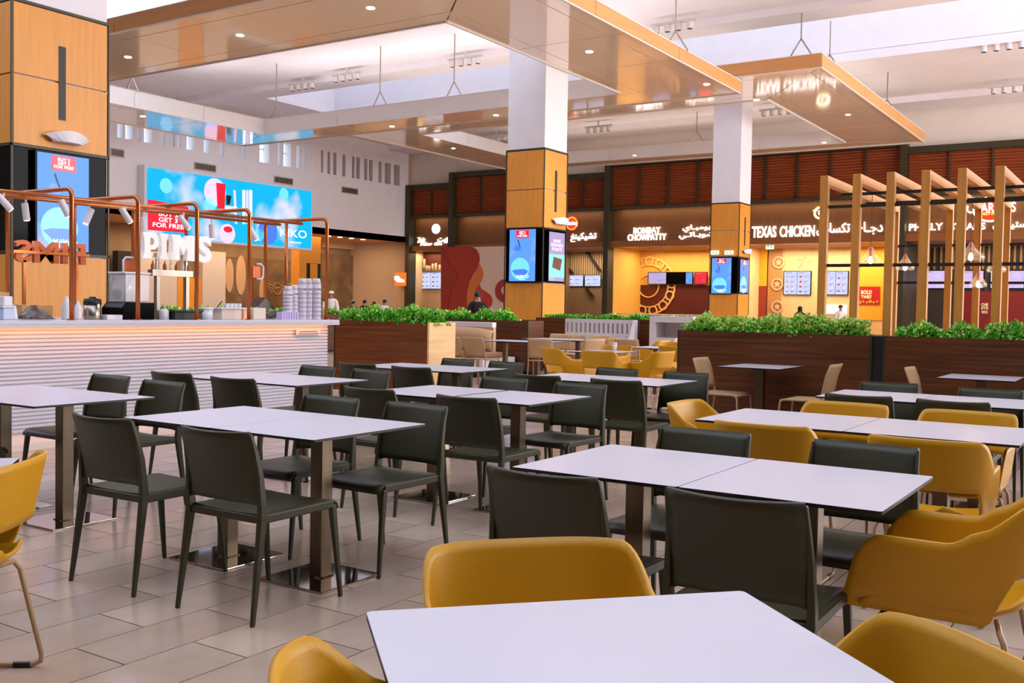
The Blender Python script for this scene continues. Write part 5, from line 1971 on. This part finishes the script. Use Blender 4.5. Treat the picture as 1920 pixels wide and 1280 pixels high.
def shrub(label, cx, cy, z, rx, ry, h, n, seed, light=.35, group=None, leaf=.034):
    """leafy bush: many small leaves on a rounded crown with a dark twiggy heart"""
    rs = np.random.RandomState(seed)
    u = rs.normal(size=(n, 3))
    u /= np.linalg.norm(u, axis=1)[:, None]
    u[:, 2] = np.abs(u[:, 2]) * .95 + .02
    rad = rs.uniform(.55, 1.05, n) ** .6
    lump = 1 + .18 * np.sin(u[:, 0] * 7 + seed) * np.cos(u[:, 1] * 6 + seed * 2) + .12 * np.sin(u[:, 2] * 9 + seed)
    C_ = np.stack([u[:, 0] * rx, u[:, 1] * ry, u[:, 2] * h], 1) * (rad * lump)[:, None]
    C_[:, 2] += -.02
    out = u + rs.normal(scale=.55, size=(n, 3))
    out[:, 2] += .35
    out /= np.linalg.norm(out, axis=1)[:, None]
    side = np.cross(out, rs.normal(size=(n, 3)))
    side /= np.linalg.norm(side, axis=1)[:, None] + 1e-9
    nrm = np.cross(side, out)
    L = leaf * rs.uniform(.7, 1.35, n)[:, None]
    W = L * .42
    V = np.stack([C_ - out * L * .5, C_ + side * W + nrm * L * .08, C_ + out * L * .6, C_ - side * W + nrm * L * .08], 1).reshape(-1, 3)
    Fc = [(4 * i, 4 * i + 1, 4 * i + 2, 4 * i + 3) for i in range(n)]
    mi = np.where(rs.uniform(size=n) < light * (.4 + 1.1 * rad * u[:, 2]), 1, np.where(rad < .75, 2, 0))  # painted sunlit tone gathers on top and outside
    m = MB()
    m.v = [tuple(p) for p in V]
    m.f = Fc
    m.m = [int(k) for k in mi]
    t = thing('leafy_shrub', label, 'shrub', (cx, cy, z), group=group)
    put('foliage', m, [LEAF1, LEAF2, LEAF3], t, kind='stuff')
    st = MB()
    for k in range(5):
        q = 2 * PI * k / 5 + seed
        st.tube([(.04 * math.cos(q), .03 * math.sin(q), -.035), (.35 * rx * math.cos(q), .35 * ry * math.sin(q), h * .4), (.7 * rx * math.cos(q), .7 * ry * math.sin(q), h * .7)], [.008, .006, .003], 5)
    put('stems', st, mat('twig', (70, 50, 30), .8), t)
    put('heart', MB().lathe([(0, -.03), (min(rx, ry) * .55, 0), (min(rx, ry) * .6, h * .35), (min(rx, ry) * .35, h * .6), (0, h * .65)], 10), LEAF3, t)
    return t


def hedge(where, x0, x1, y0, y1, z, n, h, leaves, light, seed, along='x', leaf=.034):
    for k in range(n):
        f = (k + .5) / n
        jit = random.Random(seed * 31 + k)
        if along == 'x':
            cx, cy = x0 + (x1 - x0) * f, (y0 + y1) / 2 + jit.uniform(-.03, .03)
            rx, ry = (x1 - x0) / n * .62, (y1 - y0) * .55
        else:
            cx, cy = (x0 + x1) / 2, y0 + (y1 - y0) * f
            rx, ry = (x1 - x0) * .55, (y1 - y0) / n * .62
        shrub(ORD[k] + ' leafy green shrub from the left in ' + where, cx, cy, z - .03, rx, ry, h * jit.uniform(.85, 1.2), leaves, seed * 100 + k, light, 'shrubs in ' + where, leaf)


PZ = 1.10
planter('dark walnut planter under the pergola, left one', -4.83, -2.60, 11.0, 11.56, PZ)
planter('dark walnut planter under the pergola, right one', -2.485, 1.2, 11.0, 11.56, PZ)
solo('planter_joint', MB().box(-2.60, -2.485, 11.02, 11.54, 0, PZ - .005), BLACKM, 'black joint post between the two pergola planters', 'post')
hedge('the planter left of the black joint', -4.78, -2.72, 11.05, 11.42, PZ, 5, .22, 2000, .65, 3)
hedge('the planter right of the black joint', -2.36, .1, 11.05, 11.42, PZ, 6, .19, 1700, .4, 4)
OAKP = mat('pale_oak_sunlit', (252, 214, 150), .45, dark=(240, 192, 124), vscale=3, stretch=(.4, .4, 6))  # pale oak lightened further, painting direct sun into the colour
planter('warm walnut planter with a pale oak end, painted as sunlit, beside the kiosk', -10.42, -8.62, 11.1, 11.72, PZ, mat('walnut_warm', (140, 74, 30), .4, dark=(96, 46, 16), vscale=3.5, stretch=(.35, .35, 9), bump=.06), OAKP)
hedge('the planter beside the kiosk', -10.40, -8.66, 11.14, 11.66, PZ, 5, .22, 1800, .3, 5)
planter('dark walnut planter behind the tan bench', -13.4, -10.45, 16.6, 17.2, 1.07, boards=2)
hedge('the planter behind the tan bench', -12.9, -11.0, 16.66, 17.16, 1.07, 4, .22, 900, .25, 6, leaf=.045)
planter('dark walnut planter behind the slotted bench', -11.6, -6.2, 18.75, 19.3, 1.12, boards=2)
hedge('the planter behind the slotted bench', -11.5, -6.3, 18.8, 19.25, 1.12, 8, .15, 700, .15, 7, leaf=.045)
planter('long dark planter far behind the kiosk', -19.9, -19.35, 13.0, 27.5, 1.05, boards=1)
hedge('the far planter behind the kiosk', -19.85, -19.4, 13.1, 27.4, 1.05, 16, .24, 350, .3, 8, along='y', leaf=.06)

# ---- pergola
per = thing('pergola', 'oak pergola of square posts with dark steel bars above the right planter', 'pergola', (-1.8, 13.1, 0))
PS = .043
NP = 10
for k in range(NP):
    x = -3.275 + .36 * k
    put('front_post', MB().box(x - PS, x + PS, 11.42, 11.42 + 2 * PS, PZ - .035, 2.88), OAKL, per, world=True, bevel=.003)
    put('beam', MB().box(x - PS, x + PS, 11.42 + 2 * PS, 15.0, 2.78, 2.88), OAKL, per, world=True, bevel=.003)
    put('rear_post', MB().box(x - PS, x + PS, 15.0, 15.0 + 2 * PS, 0, 2.88), OAKL, per, world=True, bevel=.003)
BARM = mat('bar_steel', (48, 46, 40), .45, metal=.3)
for y, z in ((11.40 + .09, 2.53), (11.40 + .09, 1.87), (15.05, 2.30), (15.05, 1.78), (12.25, 2.75), (13.4, 2.75)):
    put('steel_bar', MB().box(-3.3, .2, y - .018, y + .018, z - .018, z + .018), BARM, per, world=True)


def pendant(x, y, z, r, lab):
    t = thing('pendant_lamp', lab, 'lamp', (x, y, z))
    put('shade', MB().lathe([(.022, .17), (.03, .15), (.05, .11), (r * .8, .05), (r, .02), (r * .98, .0), (r * .93, -.02)], 24), GLASS, t, smooth=True)
    put('bulb', MB().lathe([(0, -.03), (.022, -.015), (.028, .01), (.02, .035), (.012, .06), (0, .06)], 16), glow('pendant_bulb', (255, 214, 150), 30), t, smooth=True)
    put('socket', MB().lathe([(.016, .06), (.018, .10), (.018, .17), (.006, .19), (0, .19)], 12), COPPER, t, smooth=True)
    put('cord', MB().tube([(0, 0, .18), (0, 0, 2.74 - z)], .004, 6), mat('red_cord', (110, 44, 30), .6), t)


for px, py, y, r, lab in ((1632, 490, 12.25, .12, 'clear glass pendant lamp between the second and third pergola posts'), (1697, 503, 13.4, .115, 'clear glass pendant lamp left of the fourth pergola post'),
                          (1820, 484, 12.25, .15, 'wide clear glass pendant lamp between the fifth and sixth pergola posts'), (1868, 507, 13.4, .11, 'clear glass pendant lamp just left of the last visible pergola post'),
                          (1834, 535, 14.4, .11, 'clear glass pendant lamp deep in the pergola, lowest one')):
    p = ony(px, py, y)
    pendant(p.x, y, p.z, r, lab)

# ---- tan bench against its planter
bx0, bx1, by = -13.2, -10.88, 16.0
t = thing('banquette', 'tan upholstered bench with a white top ledge left of the middle column', 'bench', ((bx0 + bx1) / 2, by, 0))
put('plinth', MB().box(bx0, bx1 + .05, by - .55, by + .5, 0, .14), BLACKM, t, world=True)
put('base_panel', MB().box(bx0, bx1 + .2, by - .6, by + .5, .14, .36), WHITE, t, world=True)
put('seat_cushion', MB().box(bx0, bx1 + .25, by - .62, by + .02, .36, .47), mat('brown_leather', (150, 112, 84), .45, var=.06), t, world=True, bevel=.04, seg=3)
g = []
for i in range(9):
    u = i / 8
    row = []
    for z, d in ((.50, .0), (.60, -.05), (.78, -.06), (.90, -.02), (.93, .05)):
        e = .04 * u ** 6
        row.append((bx0 + (bx1 - bx0) * u, by + d, z - (.06 * u ** 12)))
    g.append(row)
put('back_cushion', MB().sheet(g, .03), LEATHER, t, world=True, smooth=True)
put('back_frame', MB().box(bx0, bx1 + .0, by + .03, by + .12, .36, .93), LEATHER, t, world=True)
put('ledge', MB().box(bx0, bx1 - .02, by + .02, by + .16, .93, 1.03), WHITE, t, world=True, bevel=.01)

# ---- slotted white bench
sx0, sx1, sy = -10.42, -8.84, 18.0
t = thing('slotted_bench', 'white bench with a slotted back right of the middle column', 'bench', ((sx0 + sx1) / 2, sy, 0))
put('top_rail', MB().box(sx0, sx1, sy, sy + .06, 1.04, 1.12), WHITE, t, world=True)
put('lower_rail', MB().box(sx0, sx1, sy, sy + .06, .45, .84), WHITE, t, world=True)
n = 15
pw = (sx1 - sx0) / n
for k in range(n + 1):
    a, b = sx0 + pw * (k - .5) + .022, sx0 + pw * (k + .5) - .022
    put('back_bar', MB().box(max(a, sx0), min(b, sx1), sy, sy + .06, .84, 1.04), WHITE, t, world=True)
put('slot_shade_board', MB().box(sx0, sx1, sy + .2, sy + .24, .45, 1.1), mat('bench_shadow', (70, 40, 20), .6), t, world=True)  # dark sheet painting the shade behind the slots
for k in range(7):
    put('bolt', MB().lathe([(0, .012), (.028, .008), (.03, 0), (0, 0)], 10, (sx0 + pw * (1.5 + 2 * k), sy - .02, .80)), WHITE, t, world=True)
put('seat', MB().box(sx0, sx1, sy - .5, sy, .42, .47), WHITE, t, world=True, bevel=.01)
put('base', MB().box(sx0 + .05, sx1 - .05, sy - .42, sy, 0, .42), WHITE, t, world=True)
put('end_arm', MB().prism([(sy - .55, 0), (sy + .06, 0), (sy + .06, 1.12), (sy - .05, 1.12), (sy - .30, .62)], sx1, sx1 + .05, 'x'), WHITE, t, world=True)

# ---- white open cabinet
p0, p1 = ony(1218, 600, 17.9), ony(1300, 600, 17.9)
zc = ony(1220, 592, 17.9).z
t = thing('white_cabinet', 'white cabinet with an open shelf behind the dark planter corner', 'cabinet', ((p0.x + p1.x) / 2, 18.1, 0))
x0, x1, y0, y1 = p0.x, p1.x, 17.9, 18.4
put('body', MB().box(x0, x1, y0, y1, 0, zc - .42).box(x0, x0 + .12, y0, y1, zc - .42, zc).box(x1 - .12, x1, y0, y1, zc - .42, zc).box(x0 + .12, x1 - .12, y1 - .05, y1, zc - .42, zc), WHITE, t, world=True)
put('top', MB().box(x0 + .12, x1 - .12, y0, y1, zc - .12, zc), WHITE, t, world=True)
put('door', MB().box(x0 + .03, (x0 + x1) / 2 - .01, y0 - .02, y0, .08, zc - .47), WHITE, t, world=True)
put('door', MB().box((x0 + x1) / 2 + .01, x1 - .03, y0 - .02, y0, .08, zc - .47), WHITE, t, world=True)
p = onz(1152, 657, .7454)
t = thing('paper_cup', 'white paper cup standing on the far table among mustard chairs', 'cup', (p.x, p.y, .7454))
put('body', MB().lathe([(.028, 0), (.036, .10)], 16), MILK, t, smooth=True)
put('lid', MB().lathe([(.039, .10), (.039, .108), (.032, .115), (0, .115)], 16), MILK, t, smooth=True)
# ================================================================== people and ceiling fittings
def person(label, x, y, face_deg, height, top, trousers, hair='short', skin=SKIN, lean=0.0, cap=None):
    s = height / 1.75
    J = {'pelvis': (0, 0, .96), 'belly': (0, .01, 1.10), 'chest': (0, .015, 1.28), 'neck0': (0, -.005, 1.43), 'neck': (0, .005, 1.50), 'jaw': (0, .03, 1.57), 'head': (0, .015, 1.645), 'crown': (0, .005, 1.70)}
    rad = {'pelvis': (.155, .12), 'belly': (.145, .105), 'chest': (.165, .12), 'neck0': (.10, .085), 'neck': (.058, .058), 'jaw': (.062, .075), 'head': (.077, .095), 'crown': (.055, .07)}
    E_ = [('pelvis', 'belly'), ('belly', 'chest'), ('chest', 'neck0'), ('neck0', 'neck'), ('neck', 'jaw'), ('jaw', 'head'), ('head', 'crown')]
    for sd, sg in (('l', -1), ('r', 1)):
        J.update({'sh' + sd: (sg * .175, 0, 1.395), 'el' + sd: (sg * .235, -.01, 1.12), 'wr' + sd: (sg * .235, .10, .90), 'pa' + sd: (sg * .232, .125, .835),
                  'hip' + sd: (sg * .085, 0, .90), 'kn' + sd: (sg * .10, .02, .50), 'an' + sd: (sg * .105, -.025, .085), 'to' + sd: (sg * .115, .13, .04)})
        rad.update({'sh' + sd: (.066, .066), 'el' + sd: (.046, .046), 'wr' + sd: (.03, .03), 'pa' + sd: (.034, .022), 'hip' + sd: (.092, .098), 'kn' + sd: (.06, .064), 'an' + sd: (.04, .045), 'to' + sd: (.042, .03)})
        E_ += [('neck0', 'sh' + sd), ('sh' + sd, 'el' + sd), ('el' + sd, 'wr' + sd), ('wr' + sd, 'pa' + sd), ('pelvis', 'hip' + sd), ('hip' + sd, 'kn' + sd), ('kn' + sd, 'an' + sd), ('an' + sd, 'to' + sd)]
        for fi, (dx, ln) in enumerate(((-.024, .06), (-.008, .075), (.008, .08), (.024, .068))):
            a, b = 'f%d%s' % (fi, sd), 'g%d%s' % (fi, sd)
            J[a] = (sg * .232 + dx * .2, .125 + dx, .795)
            J[b] = (sg * .225 + dx * .2, .13 + dx, .795 - ln)
            rad[a] = rad[b] = (.010, .010)
            E_ += [('pa' + sd, a), (a, b)]
        J['th' + sd] = (sg * .20, .165, .81)
        rad['th' + sd] = (.010, .010)
        E_ += [('wr' + sd, 'th' + sd)]
    keys = list(J)
    me = bpy.data.meshes.new('person')
    me.from_pydata([J[k] for k in keys], [(keys.index(a), keys.index(b)) for a, b in E_], [])
    tmp = bpy.data.objects.new('person_tmp', me)
    COL.objects.link(tmp)
    tmp.modifiers.new('skin', 'SKIN')
    if not me.skin_vertices:
        tmp.modifiers.clear()
        me.attributes.new('x', 'FLOAT', 'POINT')
    sv = me.skin_vertices[0].data
    for i, k in enumerate(keys):
        sv[i].radius = rad[k]
        sv[i].use_root = (k == 'pelvis')
    ss = tmp.modifiers.new('sub', 'SUBSURF')
    ss.levels = ss.render_levels = 1
    dg = bpy.context.evaluated_depsgraph_get()
    body = bpy.data.meshes.new_from_object(tmp.evaluated_get(dg))
    bpy.data.objects.remove(tmp)
    body.materials.clear()
    body.materials.append(skin)
    body.polygons.foreach_set('use_smooth', [True] * len(body.polygons))
    t = link('person', None, None, label, 'person')
    t.location = (x, y, 0)
    t.rotation_euler = (0, 0, math.radians(face_deg - 90))
    t.scale = (s, s, s)
    PMAT[t.name] = Matrix.Translation(Vector((x, y, 0)))
    link('body', body, t)
    body.update()

    def cloth(name, m, test, off):
        vs, fs, mp = [], [], {}
        nv = [v.normal.copy() for v in body.vertices]
        for p in body.polygons:
            if test(p.center):
                f = []
                for i in p.vertices:
                    if i not in mp:
                        mp[i] = len(vs)
                        vs.append(tuple(body.vertices[i].co + nv[i] * off))
                    f.append(mp[i])
                fs.append(tuple(f))
        mb = MB()
        mb.add(vs, fs)
        put(name, mb, m, t, smooth=True)
    cloth('top', top, lambda c: .86 < c.z < 1.475 and not (abs(c.x) > .17 and c.z < .90), .014)
    cloth('trousers', trousers, lambda c: .10 < c.z < .97 and abs(c.x) < .20 and not (abs(c.x) > .185 and c.z > .72), .012)
    cloth('shoe', BLACKM, lambda c: c.z < .11, .008)
    if hair == 'short':
        mb = MB().lathe([(.078, -.04), (.090, .0), (.088, .05), (.066, .09), (.03, .105), (0, .108)], 16, (0, -.012, 1.635))
        mb.v = [(v[0], v[1] * 1.12 - (.02 if v[2] < 1.63 else 0), v[2]) for v in mb.v]
        put('hair', mb, HAIR, t, smooth=True)
    if hair == 'scarf':
        put('headscarf', MB().lathe([(.20, -.36), (.17, -.28), (.11, -.2), (.098, -.06), (.102, .02), (.09, .08), (.05, .115), (0, .122)], 18, (0, -.01, 1.64)), CLOTHK, t, smooth=True)
    if cap is not None:
        mb = MB().lathe([(.094, 0), (.096, .03), (.085, .07), (.05, .095), (0, .10)], 18, (0, 0, 1.66))
        mb.prism([(-.07, .07), (.07, .07), (.06, .15), (.03, .175), (-.03, .175), (-.06, .15)], 1.66, 1.672)
        put('cap', mb, cap, t)
    for sg in (-1, 1):
        put('eye', MB().lathe([(0, -.009), (.011, 0), (0, .009)], 8, (sg * .03, .103, 1.635)), HAIR, t)
        put('ear', MB().lathe([(0, -.03), (.014, -.01), (.016, .012), (0, .028)], 8, (sg * .082, .01, 1.62)), skin, t, smooth=True)
    put('nose', MB().add([(-.012, .098, 1.60), (.012, .098, 1.60), (0, .128, 1.602), (0, .10, 1.64)], [(0, 1, 2), (0, 2, 3), (1, 3, 2)]), skin, t)
    put('mouth', MB().box(-.022, .022, .095, .103, 1.572, 1.578), mat('lips', (140, 70, 60), .5), t)
    return t


def at_depth(px, py, d):
    return EYE + ray(px, py) * d


p = at_depth(896, 560, 25.6)
person('man in a black jacket seen from behind before the red mural', p.x, p.y, 123, 1.74, CLOTHK, CLOTHK)
p = at_depth(621, 560, 36)
person('worker in white jacket and cap beyond the end of the kiosk', p.x, p.y, 300, 1.80, CLOTHW, CLOTHG, cap=CLOTHW)
for px, d, h, tp, lab in ((662, 40, 1.50, CLOTHG, 'person with pale headwear among the far heads above the hedge, leftmost'), (683.5, 41, 1.53, CLOTHK, 'dark-haired person among the far heads above the hedge, second from left'),
                          (701, 40, 1.47, CLOTHK, 'dark-haired person among the far heads above the hedge, third from left'), (721, 41, 1.56, CLOTHW, 'dark-haired person in a white top, rightmost far head above the hedge')):
    p = at_depth(px, 565, d)
    person(lab, p.x, p.y, 160, h, tp, CLOTHG, cap=CORR if px == 662 else None)
p = at_depth(1500, 580, 41)
person('person in a black headscarf before the shop with white menu screens', p.x, p.y, 100, 1.56, CLOTHK, CLOTHK, hair='scarf')
p = at_depth(1576, 580, 43.2)
person('shop worker with a dark cap and light shirt between the first pergola posts', p.x, p.y, 300, 1.66, CLOTHW, CLOTHG, cap=BLACKM)

# ---- spot tracks under the ceiling
GREYC = mat('can_white', (206, 198, 196), .5)
for px, py, lab in ((872, 117, 'ceiling spot track above the near canopy opening, beside the middle column'), (650, 146, 'ceiling spot track above the near canopy, centre left'), (1262, 52, 'ceiling spot track at the top right of the middle column'),
                    (1880, 88, 'ceiling spot track at the upper right corner'), (1893, 168, 'ceiling spot track above the rightmost shop wall'), (1455, 211, 'ceiling spot track right of the far column'),
                    (1122, 243, 'ceiling spot track just right of the middle column'), (930, 262, 'ceiling spot track just left of the middle column'), (567, 163, 'ceiling spot track above the left wall corner of the canopy')):
    p = onz(px, py, CEIL - .4)
    t = thing('spot_track', lab, 'ceiling light', (p.x, p.y, CEIL - .5))
    put('track', MB().box(p.x - .75, p.x + .75, p.y - .03, p.y + .03, CEIL - .28, CEIL - .20), GREYC, t, world=True)
    put('stem', MB().box(p.x - .03, p.x + .03, p.y - .03, p.y + .03, CEIL - .21, CEIL + .01), GREYC, t, world=True)
    for k in range(4):
        x = p.x - .54 + .36 * k
        c_ = put('can', MB().lathe([(.095, 0), (.10, .01), (.10, .2), (.04, .22)], 16, (x, p.y, CEIL - .5)), GREYC, t, world=True)
        put('can_mouth', MB().lathe([(0, -.004), (.08, -.004), (.08, .004), (0, .004)], 14, (x, p.y, CEIL - .5)), BLACKM, t, world=True)
